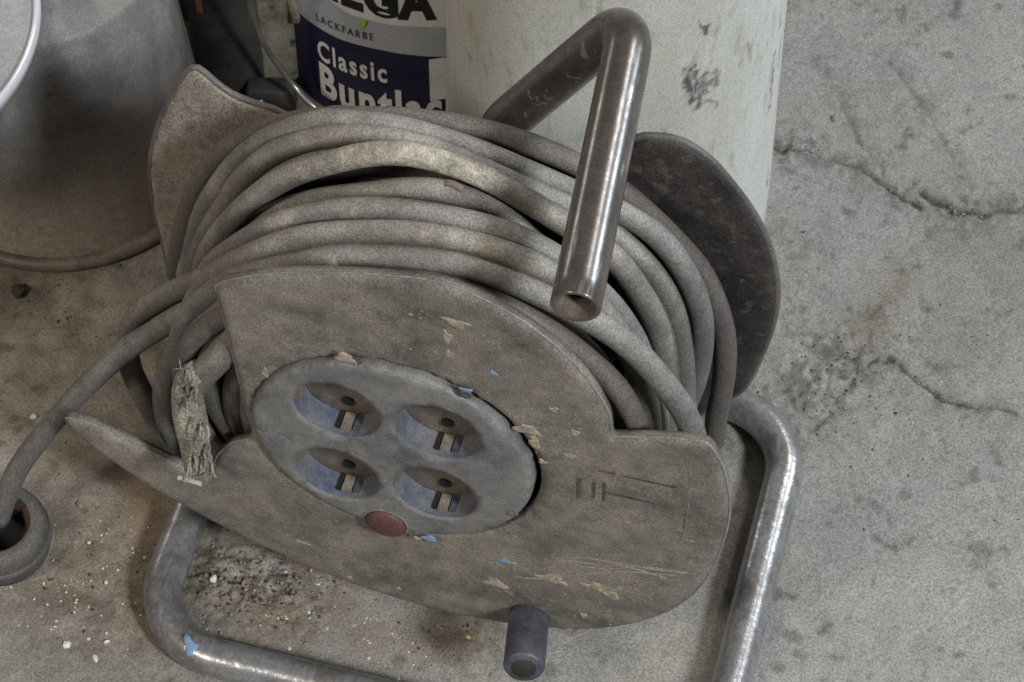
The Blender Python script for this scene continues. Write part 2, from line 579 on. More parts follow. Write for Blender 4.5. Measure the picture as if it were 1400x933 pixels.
def sheet(outline, holes, y_front, thick, grid=0.003, rim=0.006, drop=0.003, relief=None, seed=0, hole_round=2.0):
    """a plate in the XZ plane facing -Y, cut to an outline, its edges rounded back over `rim`"""
    outline = [tuple(p) for p in densify(outline, grid, True)]
    pts = list(outline)
    loops = [list(range(len(outline)))]
    for h in holes:
        loops.append(list(range(len(pts), len(pts) + len(h))))
        pts += [tuple(p) for p in h]
    A = np.array(outline)
    gx, gy = np.meshgrid(np.arange(A[:, 0].min(), A[:, 0].max(), grid), np.arange(A[:, 1].min(), A[:, 1].max(), grid))
    r2 = np.random.default_rng(seed)
    gx = (gx + r2.uniform(-.2, .2, gx.shape) * grid).ravel()
    gy = (gy + r2.uniform(-.2, .2, gy.shape) * grid).ravel()
    ok = inside(gx, gy, outline) & (seg_dist(gx, gy, outline, True) > grid * 0.55)
    for h in holes:
        ok &= ~inside(gx, gy, h) & (seg_dist(gx, gy, h, True) > grid * 0.55)
    gx, gy = gx[ok], gy[ok]
    extra = []
    for dd in (rim * 0.25, rim * 0.6):
        for i in range(len(A)):
            e = A[(i + 1) % len(A)] - A[i - 1]
            nn = np.array([-e[1], e[0]]) / (np.linalg.norm(e) + 1e-12)
            extra.append(A[i] + nn * dd)
            extra.append(A[i] - nn * dd)
    ex = np.array(extra)
    k = inside(ex[:, 0], ex[:, 1], outline) & (seg_dist(ex[:, 0], ex[:, 1], outline, True) > rim * 0.2)
    for h in holes:
        k &= ~inside(ex[:, 0], ex[:, 1], h)
    ex = ex[k]
    allp = pts + list(zip(gx, gy)) + [tuple(p) for p in ex]
    edges = []
    for L in loops:
        edges += [(L[i], L[(i + 1) % len(L)]) for i in range(len(L))]
    vo, eo, fo, *_ = geometry.delaunay_2d_cdt([Vector(p) for p in allp], edges, [], 0, 1e-7, False)
    V2 = np.array([tuple(v) for v in vo])
    T = np.array([f for f in fo if len(f) == 3])
    cen = V2[T].mean(1)
    keep = inside(cen[:, 0], cen[:, 1], outline)
    for h in holes:
        keep &= ~inside(cen[:, 0], cen[:, 1], h)
    T = T[keep]
    d = seg_dist(V2[:, 0], V2[:, 1], outline, True)
    for h in holes:
        d = np.minimum(d, seg_dist(V2[:, 0], V2[:, 1], h, True) * hole_round + (1 if hole_round > 50 else 0))
    t = np.clip(d / rim, 0, 1)
    y = y_front + drop * (1 - np.sqrt(1 - (1 - t) ** 2))
    if relief is not None:
        y = y + relief(V2[:, 0], V2[:, 1])
    V = np.stack([V2[:, 0], y, V2[:, 1]], 1)
    # orient to -Y
    e1 = V2[T[:, 1]] - V2[T[:, 0]]
    e2 = V2[T[:, 2]] - V2[T[:, 0]]
    cr = e1[:, 0] * e2[:, 1] - e1[:, 1] * e2[:, 0]
    T[cr < 0] = T[cr < 0][:, ::-1]
    n0 = len(V)
    back = V.copy()
    back[:, 1] = y_front + drop + thick
    faces = [tuple(t) for t in T] + [tuple(t[::-1] + n0) for t in T]
    from collections import Counter
    cnt = {}
    for t in T:
        for i in range(3):
            cnt[(t[i], t[(i + 1) % 3])] = 1
    for a, b in list(cnt):
        if (b, a) not in cnt:
            faces.append((b, a, a + n0, b + n0))
    return np.concatenate([V, back]), faces


def blob(c, nrm, r, h, seed, n=22, stretch=(1, 1), rot=0.0, irr=0.45):
    """a small irregular dab of dried paint standing proud of a surface"""
    rr = random.Random(seed)
    nrm = Vector(nrm).normalized()
    t = nrm.orthogonal().normalized()
    b = nrm.cross(t)
    if abs(nrm.y) > 0.8:
        t = Vector((1, 0, 0))
        b = Vector((0, 0, 1))
    rad = [r * (1 - irr / 2 + irr * rr.random()) for _ in range(n)]
    rad = [(rad[i] * 3 + rad[i - 1] + rad[(i + 1) % n]) / 5 * (1 + 0.25 * math.sin(3 * 6.283 * i / n + seed)) for i in range(n)]
    V = []
    for k, hh in ((1.04, -0.0002), (1.0, h * 0.6), (0.55, h)):
        for i in range(n):
            a = 2 * math.pi * i / n
            x, y = math.cos(a) * rad[i] * k * stretch[0], math.sin(a) * rad[i] * k * stretch[1]
            x, y = x * math.cos(rot) - y * math.sin(rot), x * math.sin(rot) + y * math.cos(rot)
            V.append(Vector(c) + t * x + b * y + nrm * hh)
    V.append(Vector(c) + nrm * h)
    Fc = []
    for k in range(2):
        for i in range(n):
            Fc.append((k * n + i, k * n + (i + 1) % n, (k + 1) * n + (i + 1) % n, (k + 1) * n + i))
    for i in range(n):
        Fc.append((2 * n + i, 2 * n + (i + 1) % n, 3 * n))
    return np.array([tuple(v) for v in V]), Fc


# ================================================================== THE FLOOR
CR = [
    ([(1062, 203), (1100, 205), (1130, 221), (1160, 228), (1190, 245), (1225, 268), (1256, 287)], 0.0017, 1.0),
    ([(1215, 262), (1192, 222), (1175, 190), (1150, 150), (1125, 90)], 0.0016, 0.5),
    ([(1262, 268), (1300, 291), (1340, 293), (1370, 284), (1405, 283)], 0.0024, 0.9),
    ([(1195, 75), (1240, 115), (1270, 155), (1290, 200), (1315, 240), (1330, 275)], 0.0016, 0.38),
    ([(1183, 490), (1215, 491), (1250, 510), (1290, 545), (1330, 558), (1365, 556), (1405, 577)], 0.0008, 1.0),
    ([(1185, 490), (1162, 522), (1135, 560), (1118, 590)], 0.0015, 0.7),
    ([(1256, 287), (1240, 330), (1225, 380), (1190, 430), (1184, 490)], 0.0013, 0.22),
]


def px_poly(p):
    return [tuple(at_z(x, y)[:2]) for x, y in p]


def build_floor():
    def axis(lo, hi, step, far):
        c = np.arange(lo, hi, step)
        out = [hi + 0.01 * (1.5 ** k) for k in range(14) if 0.01 * 1.5 ** k < far]
        inn = [lo - 0.01 * (1.5 ** k) for k in range(14) if 0.01 * 1.5 ** k < far][::-1]
        return np.array(inn + list(c) + out)
    xs = axis(-0.36, 0.47, 0.0012, 3)
    ys = axis(-0.13, 0.50, 0.0013, 3)
    X, Y = np.meshgrid(xs, ys, indexing='ij')
    x, y = X.ravel(), Y.ravel()
    wx = x + (fbm(x, y, 90, 3, 3) - 0.5) * 0.008
    wy = y + (fbm(x, y, 90, 3, 5) - 0.5) * 0.008
    z = (fbm(x, y, 14, 4, 1) - 0.5) * 0.004 + (fbm(x, y, 120, 3, 2) - 0.5) * 0.0012
    rough = fbm(x, y, 320, 2, 8) - 0.5
    dirt = np.zeros_like(x)  # real dirt, plus shade painted inside the tube's left corner
    for p, wd, amt in CR:
        d = seg_dist(wx, wy, px_poly(p))
        br = np.clip(0.25 + 1.5 * (fbm(x, y, 60, 2, 17) - 0.1), 0.2, 1.2)
        g = np.exp(-(d / (wd * br)) ** 2)
        z -= 0.0020 * g * amt * br
        dirt = np.maximum(dirt, np.clip(g * amt * 1.0 * br, 0, 1))
        halo = np.exp(-(d / (wd * 5)) ** 2)
        dirt = np.maximum(dirt, halo * amt * 0.55 * np.clip((fbm(x, y, 150, 3, 21) - 0.42) * 6, 0, 1))
        z += rough * 0.0009 * halo
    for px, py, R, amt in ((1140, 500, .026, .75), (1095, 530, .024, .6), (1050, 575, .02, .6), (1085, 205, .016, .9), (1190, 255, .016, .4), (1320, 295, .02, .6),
                           (375, 805, .022, .95), (330, 770, .02, .9), (285, 770, .020, .9), (280, 815, .018, .8), (420, 830, .016, .7), (640, 880, .02, .5), (180, 850, .03, .25), (120, 820, .035, .25),  # the patches in the tube's left corner paint the shade under the plate
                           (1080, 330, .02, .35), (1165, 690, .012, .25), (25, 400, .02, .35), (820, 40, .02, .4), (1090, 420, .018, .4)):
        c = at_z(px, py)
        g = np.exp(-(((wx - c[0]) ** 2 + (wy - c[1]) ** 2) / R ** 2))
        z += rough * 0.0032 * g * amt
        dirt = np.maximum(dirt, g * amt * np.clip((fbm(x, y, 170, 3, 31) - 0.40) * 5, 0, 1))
    dirt = np.maximum(dirt, 0.55 * np.clip((fbm(x, y, 95, 4, 41) - 0.68) * 8, 0, 1))
    brown_tone = np.zeros_like(x)
    for px, py, R, amt in ((1184, 440, .012, .55), (1235, 395, .012, .4), (640, 860, .02, .6), (400, 825, .035, .45), (470, 850, .03, .35), (195, 690, .022, .6), (1000, 760, .03, .35), (175, 770, .03, .4), (560, 880, .03, .25)):  # brown patches beside the base tubes paint their shadows; the rest are stains
        c = at_z(px, py)
        g = np.exp(-(((wx - c[0]) ** 2 + (wy - c[1]) ** 2) / R ** 2))
        brown_tone = np.maximum(brown_tone, g * amt * np.clip((fbm(x, y, 80, 3, 51) - 0.3) * 4, 0, 1))
    dust = np.clip((0.0 - wx) / 0.12, 0, 1) * np.clip((wy + 0.095) / 0.07, 0, 1)
    dust = np.clip(dust * (0.55 + 0.8 * fbm(x, y, 30, 3, 61)), 0, 1) * 0.95
    dust = np.maximum(dust, 0.30 * np.clip((fbm(x, y, 9, 4, 71) - 0.45) * 4, 0, 1))
    nx, ny = len(xs), len(ys)
    V = np.stack([x, y, z], 1)
    i = np.arange(nx * ny).reshape(nx, ny)
    Fq = np.stack([i[:-1, :-1], i[1:, :-1], i[1:, 1:], i[:-1, 1:]], -1).reshape(-1, 4)
    me = bpy.data.meshes.new('floor')
    me.vertices.add(len(V))
    me.vertices.foreach_set('co', V.ravel().astype(np.float32))
    me.loops.add(Fq.size)
    me.loops.foreach_set('vertex_index', Fq.ravel().astype(np.int32))
    me.polygons.add(len(Fq))
    me.polygons.foreach_set('loop_start', np.arange(0, Fq.size, 4).astype(np.int32))
    me.polygons.foreach_set('loop_total', np.full(len(Fq), 4, np.int32))
    me.update(calc_edges=True)
    me.polygons.foreach_set('use_smooth', [True] * len(Fq))
    for k, v in (('dirt', dirt), ('dust', dust), ('brown_tone', brown_tone)):
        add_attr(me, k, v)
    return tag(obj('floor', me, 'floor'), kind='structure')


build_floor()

# ================================================================== THE CABLE REEL
RT = 0.0098                                      # tube radius
reel = thing('cable_reel', (0, 0.07, 0), 'dusty cable reel with four sockets and bent steel tube frame on concrete floor', 'cable reel')

# ---- frame: floor loop, and the post that bends forward as the handle
XL, XR, YF, YB = -0.1235, 0.1600, -0.0385, 0.173
loop = fillet([(XL, YF, RT), (XR, YF, RT), (XR, YB, RT), (XL, YB, RT)], 0.040, True, 10)
loop = densify(loop, 0.012, True)
V, Fc = sweep(loop, RT, 20, closed=True)
obj('base_tube', mesh('base_tube', V, Fc), 'tube', reel)

YP = 0.137
hp = [np.array([-0.03, YB - 0.004, 0.030]), np.array([-0.02, YP + 0.012, 0.11]), at_y(690, 168, YP), at_y(868, 18, YP - 0.005), at_y(787, 419, -0.017)]
hpath = fillet(hp, 0.026, False, 12)
hpath = densify(hpath, 0.008)
V, Fc = sweep(hpath, 0.0102, 24, cap1=False)
# open end: wall thickness and the dark bore
tdir = hpath[-1] - hpath[-2]
tdir /= np.linalg.norm(tdir)
nV = len(V)
outer = V[-24:]
ce = hpath[-1]
inner = ce + (outer - ce) * 0.80
rim2 = ce + (outer - ce) * 0.93 + tdir * 0.0008
V = np.concatenate([V, rim2, inner])
for a, b in ((nV - 24, nV), (nV, nV + 24)):
    for j in range(24):
        Fc.append((b + j, b + (j + 1) % 24, a + (j + 1) % 24, a + j))
handle = obj('handle_tube', mesh('handle_tube', V, Fc), 'handle', reel)
deep = inner - tdir * 0.05
bf = [(24 + j, 24 + (j + 1) % 24, (j + 1) % 24, j) for j in range(24)] + [tuple(24 + j for j in range(24))]
obj('tube_bore', mesh('tube_bore', np.concatenate([inner, deep]), bf), 'bore', handle)

# axle between the post and the drum (hidden behind the coil)
V, Fc = sweep(densify([(-0.012, YP + 0.01, AXZ), (-0.0, 0.09, AXZ)], 0.02), 0.012, 16)
obj('axle', mesh('axle', V, Fc), 'tube', reel)

# ---- drum core
V, Fc = lathe([(0.0, 0.0), (0.078, 0.0), (0.078, -0.092), (0.0, -0.092)], (0, 0.018, AXZ), 'Y', 56)
obj('drum_core', mesh('drum_core', V, Fc, False), 'core', reel)

# ---- rear flange: two lobes, the top bitten away between them
YR = 0.112


def pl(p, Y):
    q = at_y(p[0], p[1], Y)
    return (q[0], q[2])


lobeL = [pl(p, YR) for p in ((400, 168), (372, 156), (340, 146), (312, 134), (290, 118), (268, 100), (256, 102), (235, 135), (214, 180), (204, 225), (207, 275), (218, 325), (240, 385))]
lobeR = [pl(p, YR) for p in ((1012, 540), (1040, 490), (1057, 440), (1061, 400), (1052, 350), (1032, 305), (1000, 260), (965, 222), (930, 200), (895, 193), (865, 196), (850, 215))]
a0 = math.atan2(lobeL[-1][1] - AXZ, lobeL[-1][0])
a1 = math.atan2(lobeR[0][1] - AXZ, lobeR[0][0]) 
if a0 < 0:
    a0 += 2 * math.pi
a1 += 2 * math.pi
bot = [(0.148 * math.cos(a), AXZ + 0.146 * math.sin(a)) for a in np.linspace(a0 + 0.1, a1 - 0.1, 26)]
top = [(0.075, AXZ + 0.098), (0.06, AXZ + 0.09), (0.03, AXZ + 0.085), (-0.03, AXZ + 0.085), (-0.055, AXZ + 0.088)]
ol = catmull([(x, 0, z) for x, z in lobeL + bot + lobeR + top], 0.004, True)[:, [0, 2]]
V, Fc = sheet(ol, [], YR, 0.003, 0.004, 0.004, 0.002, seed=2,
              relief=lambda x, z: (fbm(x, z, 30, 3, 5) - 0.5) * 0.002)
me = mesh('rear_flange', V, Fc)
add_attr(me, 'pale', np.clip((0.02 - V[:, 0]) / 0.06, 0, 1))
rear = obj('rear_flange', me, 'rear_flange', reel)
ed = np.array([(p[0], YR + 0.003, p[1]) for p in ol])
V, Fc = sweep(ed, 0.0017, 8, closed=True)
obj('flange_edge', mesh('flange_edge', V, Fc), 'flange_rim', rear)
V, Fc = lathe([(0.0, .0016), (0.004, 0.0012), (0.0055, -0.001)], at_y(430, 290, YR), 'Y', 12)

# ---- front plate
PX = [(295, 391), (335, 380), (380, 375), (440, 374), (520, 378), (600, 388), (680, 420), (750, 466), (800, 515), (832, 566), (836, 588), (838, 597),
      (850, 598), (905, 600), (950, 603), (966, 607), (984, 632), (995, 670), (997, 705), (985, 752), (962, 797), (925, 832), (870, 855), (810, 865), (750, 865),
      (680, 857), (600, 841), (520, 817), (450, 791), (390, 766), (330, 738), (265, 702), (200, 662), (148, 626), (105, 592), (90, 572), (120, 577),
      (160, 596), (215, 622), (262, 645), (284, 648), (298, 622), (318, 606), (344, 598), (336, 560), (322, 505), (308, 448), (298, 405)]
ol = [pl(p, 0.0015) for p in PX]
ol = catmull([(x, 0, z) for x, z in ol], 0.003, True)[:, [0, 2]]
ic = at_y(533, 624, -0.004)
IC = (ic[0], ic[2])
IR = 0.0650
hole = circ(IC[0] + 0.0022, IC[1] + 0.0003, IR + 0.0006, 72)


def plate_relief(x, z):
    # shallow waves, a moulded groove on the right wing, the sag of worn plastic
    r = np.hypot(x - 0.0, z - AXZ)
    g = 0.0009 * np.exp(-((r - 0.130) / 0.0011) ** 2) * (x > 0.05) * (z < AXZ + 0.04) * (z > AXZ - 0.075)
    k = np.clip((AXZ - 0.062 - z + 0.10 * np.clip(x, -1, 0.2)), 0, 1)
    return (fbm(x, z, 22, 3, 9) - 0.5) * 0.0018 + g + k * 0.04


V, Fc = sheet(ol, [hole], 0.0, 0.0035, 0.003, 0.005, 0.0022, relief=plate_relief, seed=4)
plate = obj('front_plate', mesh('front_plate', V, Fc), 'plate', reel)
ed = np.array([(p[0], 0.0020 + float(plate_relief(np.array([p[0]]), np.array([p[1]]))[0]), p[1]) for p in ol])
V, Fc = sweep(ed, 0.0005, 8, closed=True)
obj('plate_edge', mesh('plate_edge', V, Fc), 'plate_edge', plate)

# ---- socket insert with four wells
YI = -0.0030
well_px = [(460, 563), (597, 593), (461, 650), (594, 676)]
WR = 0.0200
wells = []
for p in well_px:
    q = at_y(p[0], p[1], YI)
    wells.append((q[0], q[2]))
V, Fc = sheet(circ(IC[0], IC[1], IR, 80), [circ(x, z, WR, 44) for x, z in wells], YI, 0.0075, 0.003, 0.003, 0.0030, seed=6, hole_round=99,
              relief=lambda x, z: (fbm(x, z, 40, 2, 19) - 0.5) * 0.0006)
ins = obj('socket_insert', mesh('socket_insert', V, Fc), 'insert', reel)
DEP = 0.0120
for k, (x, z) in enumerate(wells):
    y0 = YI + 0.0010
    V, Fc = lathe([(WR, 0.0), (WR * 0.985, -0.004), (WR * 0.97, -DEP)], (x, y0, z), 'Y', 44)
    wl = obj('socket', mesh('socket', V, [tuple(reversed(f)) for f in Fc]), 'socket', ins)
    V, Fc = lathe([(WR * 0.972, -0.0008), (WR * 0.5, -0.0004), (0.0, -0.0004)], (x, y0 + DEP - 0.0006, z), 'Y', 44)
    obj('socket_floor', mesh('socket_floor', V, [tuple(reversed(f)) for f in Fc]), 'well_floor', wl)
    # earth clips at top and bottom, the slots beside them, keying ribs left and right
    for s in (-1, 1):
        bw, bh = 0.0024, 0.0016
        parts = []

        def boxm(xa, xb, za, zb, ya, yb):
            v = [(xx, yy, zz) for xx in (xa, xb) for yy in (ya, yb) for zz in (za, zb)]
            f = [(0, 1, 3, 2), (4, 6, 7, 5), (0, 4, 5, 1), (2, 3, 7, 6), (0, 2, 6, 4), (1, 5, 7, 3)]
            return v, f
        cx_ = x + 0.0022
        zz = z + s * (WR * 0.965 - 0.0012)
        v, f = boxm(cx_ - bw, cx_ + bw, min(zz, zz + s * 0.002), max(zz, zz + s * 0.002), y0 + 0.003, y0 + DEP - 0.0005)
        obj('key_rib', mesh('key_rib', v, f, False), 'rib', wl)
        for t in (-1, 1):
            xa = cx_ + t * (bw + (0.0016 if t < 0 else 0.0022))
            zc = z + s * (math.sqrt((WR * 0.975) ** 2 - (xa - x) ** 2) - 0.0002)
            v, f = boxm(xa - (0.0010 if t < 0 else 0.0015), xa + (0.0010 if t < 0 else 0.0015), zc - 0.0012, zc + 0.0008, y0 + 0.003, y0 + DEP)
            obj('rib_slot', mesh('rib_slot', v, f, False), 'hole' if t < 0 else 'knob', wl)
        xs_ = x + s * (WR * 0.97 - 0.0015)
        v, f = boxm(min(xs_, xs_ + s * .003), max(xs_, xs_ + s * .003), z - 0.0035, z + 0.0035, y0 + 0.003, y0 + DEP - .0004)
        obj('earth_clip', mesh('earth_clip', v, f, False), 'clip', wl)
        hv, hf = lathe([(0.0, 0.0004), (0.0028, 0.0004), (0.0028, -0.001)], (x + 0.0012, y0 + DEP - 0.0010, z + s * 0.0088), 'Y', 14)
        obj('pin_hole', mesh('pin_hole', hv, hf, False), 'hole', wl)
q = at_y(527, 717, YI - 0.001)
V, Fc = lathe([(0.0, 0.0026), (0.004, 0.0024), (0.0075, 0.0017), (0.0092, 0.0007), (0.0097, -0.001)], q, 'Y', 32)
obj('reset_button', mesh('reset_button', V, Fc), 'red', ins)
V, Fc = lathe([(0.0098, -0.001), (0.0100, -0.0004), (0.0108, -0.0005), (0.0112, -0.002)], q, 'Y', 32)
obj('button_collar', mesh('button_collar', V, Fc), 'insert', ins)
for px, py in ((637, 540), (360, 585), (700, 702)):
    q = at_y(px, py, YI)
    V, Fc = lathe([(0.0, -0.0006), (0.0012, -0.0002), (0.0022, 0.0005), (0.003, -0.0004)], q, 'Y', 14)
    obj('screw', mesh('screw', V, Fc), 'flange_rim', ins)

# ---- crank knob at the plate's lower edge
kb = at_y(724, 838, 0.004)
kt = at_y(716, 914, -0.030)
V, Fc = sweep(densify([kb, kb + (kt - kb) * 0.96, kt], 0.006), [0.0098] * (len(densify([kb, kb + (kt - kb) * 0.96, kt], 0.006)) - 1) + [0.0088], 28)
knob = obj('crank_knob', mesh('crank_knob', V, Fc), 'knob', reel)
kd = (kt - kb) / np.linalg.norm(kt - kb)
V, Fc = sweep([kt - kd * 0.001, kt + kd * 0.0008], [0.0062, 0.0056], 20)
obj('knob_pin', mesh('knob_pin', V, Fc), 'core', knob)

# ---- scratches and paint on the plate
def ribbon(pp, wd, yoff=-0.0004):
    P = catmull([at_y(x, y, yoff) for x, y in pp], 0.003)
    n = len(P)
    return sweep(P, [wd * (0.35 + 0.65 * math.sin(math.pi * (i + .5) / n)) * random.uniform(.6, 1.1) for i in range(n)], 6)


pr = lambda x, z: float(plate_relief(np.array([x]), np.array([z]))[0])


def on_plate(px, py):
    q = at_y(px, py, 0)
    q = at_y(px, py, pr(q[0], q[2]))
    return q


def ribbon_plate(pp, wd):
    P = catmull([on_plate(x, y) for x, y in pp], 0.003)
    n = len(P)
    return sweep(P, [wd * (0.35 + 0.65 * math.sin(math.pi * (i + .5) / n)) * random.uniform(.5, 1.1) for i in range(n)], 6)


for pp, wd in (([(745, 763), (800, 763), (850, 771), (905, 780), (952, 785)], .0006), ([(775, 771), (830, 778), (880, 775), (940, 783)], .0005),
               ([(708, 793), (740, 790), (800, 785), (860, 781)], .0006), ([(830, 770), (870, 778), (900, 788)], .0004), ([(938, 618), (943, 670), (934, 730), (915, 778)], .00025), ([(755, 766), (790, 768), (815, 772)], .0005), ([(835, 781), (880, 783), (925, 787)], .0005), ([(860, 800), (895, 795), (930, 792)], .0003), ([(700, 788), (730, 791), (765, 789)], .0008)):
    V, Fc = ribbon_plate(pp, wd)
    obj('scratch', mesh('scratch', V, Fc), 'spatter', plate)
DABS = [(623, 442, 4.4, 'cream', 1.3, .7), (611, 462, 3.4, 'cream', .7, 1.6), (614, 484, 2.0, 'cream', .8, 1.3), (721, 588, 5.0, 'cream', 1.2, .8), (731, 606, 3.6, 'cream', .8, 1.3),
        (757, 561, 2.0, 'cream', 1, 1), (779, 624, 2.2, 'cream', 1.2, 1), (786, 592, 2.4, 'cream', 1, 1.2), (742, 632, 1.8, 'cream', 1.2, 1), (676, 797, 5.4, 'cream', 1, 1.0), (756, 792, 5.0, 'cream', 1.3, 1),
        (829, 806, 6.6, 'cream', 1.2, 1), (800, 800, 2.2, 'cream', 1.5, .8), (797, 842, 2.0, 'cream', .8, 1.4), (905, 790, 2.0, 'cream', 1, 1), (412, 742, 2.0, 'cream', 1.8, .8), (545, 805, 1.4, 'cream', 1, 1),
        (478, 790, 1.4, 'cream', 1, 1), (700, 770, 1.5, 'cream', 1.6, .7), (942, 740, 1.4, 'cream', 1.6, .6), (858, 715, 1.0, 'cream', 1, 1), (674, 511, 1.9, 'blue', 1.1, .9), (690, 767, 2.7, 'blue', 1, 1),
        (362, 510, 2.4, 'cream', .7, 1.7), (470, 482, 0.1, 'cream', 1, 1), (560, 430, 1.0, 'cream', 1, 1)]
for i, (px, py, r, cm, sx, sz) in enumerate(DABS):
    V, Fc = blob(on_plate(px, py), (0, -1, 0), r * 0.001 * 0.95, 0.00010, i, stretch=(sx, sz), irr=0.6)
    obj('paint_splash', mesh('paint_splash', V, Fc), cm, plate)
for i, (px, py, r, cm, sx, sz) in enumerate([(472, 491, 3.6, 'cream', 1.3, .9), (587, 737, 2.6, 'blue', 1.2, .9), (689, 702, 2.4, 'blue', 1, 1), (637, 534, 2.0, 'blue', 1.3, .8), (570, 737, 1.5, 'cream', 1, 1), (527, 657, 1.3, 'cream', .8, 1.3)]):
    V, Fc = blob(at_y(px, py, YI + 0.0002), (0, -1, 0), r * 0.001, 0.00014, 60 + i, stretch=(sx, sz), irr=0.7)
    obj('paint_splash', mesh('paint_splash', V, Fc), cm, ins)
# fine spatter between the larger dabs
rr_ = random.Random(33)
parts = []
for _ in range(150):
    ctr = rr_.choice([(620, 455), (725, 600), (770, 610), (690, 795), (760, 795), (830, 805), (880, 790), (400, 740), (560, 440), (650, 520), (870, 650)])
    px, py = rr_.gauss(ctr[0], 45), rr_.gauss(ctr[1], 28)
    q = at_y(px, py, 0)
    if not inside(np.array([q[0]]), np.array([q[2]]), ol)[0] or math.hypot(q[0] - IC[0], q[2] - IC[1]) < IR + 0.003:
        continue
    parts.append(blob(on_plate(px, py), (0, -1, 0), rr_.choice([.0003, .0004, .0005, .0008]), 0.00012, rr_.randrange(9999), n=7, stretch=(rr_.uniform(.7, 1.6), 1), irr=0.8))
V, Fc = merge(*parts)
tag(obj('paint_spatter', mesh('paint_spatter', V, Fc), 'spatter', plate), kind='stuff')
# moulded marking block on the right wing: two bars and a raised field
for px, py, ww, hh in ((792, 667, 0.0016, 0.016), (812, 670, 0.0012, 0.013), (826, 672, 0.0010, 0.015), (872, 683, 0.030, 0.0008), (872, 655, 0.034, 0.0008)):
    q = on_plate(px, py)
    v = [(q[0] + a * ww / 2, q[1] + b, q[2] + c * hh / 2) for a in (-1, 1) for b in (-0.0004, 0.0012) for c in (-1, 1)]
    f = [(0, 1, 3, 2), (4, 6, 7, 5), (0, 4, 5, 1), (2, 3, 7, 6), (0, 2, 6, 4), (1, 5, 7, 3)]
    obj('moulded_mark', mesh('moulded_mark', v, f, False), 'flange', plate)

# ---- the wound cable
RC = 0.0054


def solve_y(pts, R):
    lo, hi = 0.0, 0.14
    for _ in range(40):
        mid = (lo + hi) / 2
        q = [at_y(x, y, mid) for x, y in pts]
        r = np.mean([math.hypot(p[0], p[2] - AXZ) for p in q])
        if r > R:
            lo = mid
        else:
            hi = mid
    return mid


def add_pale(me, V, spots):
    w_ = np.zeros(len(V))
    for px, py, Y, r, amt in spots:
        c = at_y(px, py, Y) - ray(px, py) / np.linalg.norm(ray(px, py)) * 0.005
        d = np.linalg.norm(np.asarray(V) - c, axis=1)
        w_ = np.maximum(w_, amt * np.exp(-(d / r) ** 4))
    add_attr(me, 'pale', w_)


PALE = {4: [(x, y, None, 0.012, 0.85) for x, y in ((480, 218), (505, 214), (530, 212), (560, 214), (590, 220), (620, 228), (650, 240))] + [(452, 227, None, .008, .5), (675, 250, None, .008, .5), (425, 236, None, .005, .4)],
        7: [(585, 322, None, .0035, .8), (622, 328, None, .004, .8), (648, 336, None, .003, .6), (603, 326, None, .0022, .6), (378, 335, None, .003, .5), (668, 341, None, .004, .5)],
        6: [(378, 303, None, .007, .6), (395, 298, None, .005, .6), (480, 283, None, .005, .3)],
        8: [(345, 374, None, .005, .7), (357, 370, None, .004, .8), (333, 380, None, .005, .7), (370, 366, None, .003, .6)],
        1: [(400, 176, None, .006, .35), (300, 255, None, .008, .35)], 2: [(324, 262, None, .003, .4)]}
STR = [
    # pixels of the turn's centre line, fitting radius or fixed Y, material, cable radius
    ('cable_c', dict(R=0.126), [(246, 384), (248, 336), (264, 275), (296, 217), (335, 188), (380, 172), (430, 163), (500, 160), (570, 163), (640, 173), (716, 194), (805, 234), (862, 274), (928, 336), (961, 378), (987, 444), (990, 510), (980, 567), (966, 612)], 1.0),
    ('cable_b', dict(R=0.124), [(257, 384), (262, 355), (277, 297), (303, 249), (341, 207), (393, 178), (444, 164), (489, 166), (541, 172), (602, 188), (660, 208), (716, 232), (782, 262), (852, 293), (900, 326), (935, 372), (957, 425), (960, 472), (951, 520), (937, 555), (920, 600)], 1.0),
    ('cable_a', dict(R=0.120), [(268, 378), (280, 329), (306, 284), (335, 243), (380, 208), (425, 193), (473, 187), (540, 192), (600, 207), (660, 232), (716, 258), (782, 290), (843, 328), (888, 370), (916, 416), (930, 472), (935, 530), (930, 580)], 1.0),
    ('cable_b', dict(R=0.116), [(284, 372), (300, 322), (330, 280), (368, 246), (410, 222), (450, 208), (500, 200), (560, 202), (620, 216), (680, 240), (730, 266), (790, 302), (842, 340), (882, 382), (908, 430), (921, 480), (924, 530), (920, 590)], 0.95),
    ('cable_d', dict(R=0.124), [(277, 374), (290, 336), (322, 295), (354, 266), (399, 240), (451, 224), (489, 214), (521, 210), (563, 212), (621, 226), (668, 246), (716, 272), (782, 312), (838, 352), (871, 394), (898, 444), (909, 500), (911, 540), (908, 590)], 1.0),
    ('cable_a', dict(R=0.106), [(300, 350), (335, 320), (377, 293), (419, 278), (464, 270), (508, 265), (554, 260), (602, 262), (645, 276), (690, 300), (740, 340), (800, 395), (850, 455), (885, 520), (895, 580)], 1.0),
    ('cable_b', dict(R=0.119), [(288, 368), (345, 325), (393, 302), (441, 290), (489, 285), (538, 286), (586, 292), (640, 303), (701, 321), (763, 352), (820, 398), (860, 450), (888, 520), (898, 590)], 1.0),
    ('cable_a', dict(R=0.119), [(290, 380), (351, 345), (393, 330), (441, 321), (489, 318), (554, 320), (617, 328), (692, 348), (758, 378), (810, 415), (850, 465), (878, 530), (888, 600)], 1.0),
    ('cable_b', dict(R=0.120), [(300, 394), (345, 374), (383, 365), (425, 356), (473, 350), (522, 349), (570, 352), (631, 361), (701, 383), (763, 412), (815, 440), (862, 473), (909, 523), (940, 572), (950, 612)], 1.05),
    ('cable_c', dict(Y=0.0145), [(325, 420), (380, 392), (440, 384), (520, 381), (590, 386), (654, 404), (725, 437), (796, 484), (843, 531), (871, 581), (882, 620)], 1.0),
]
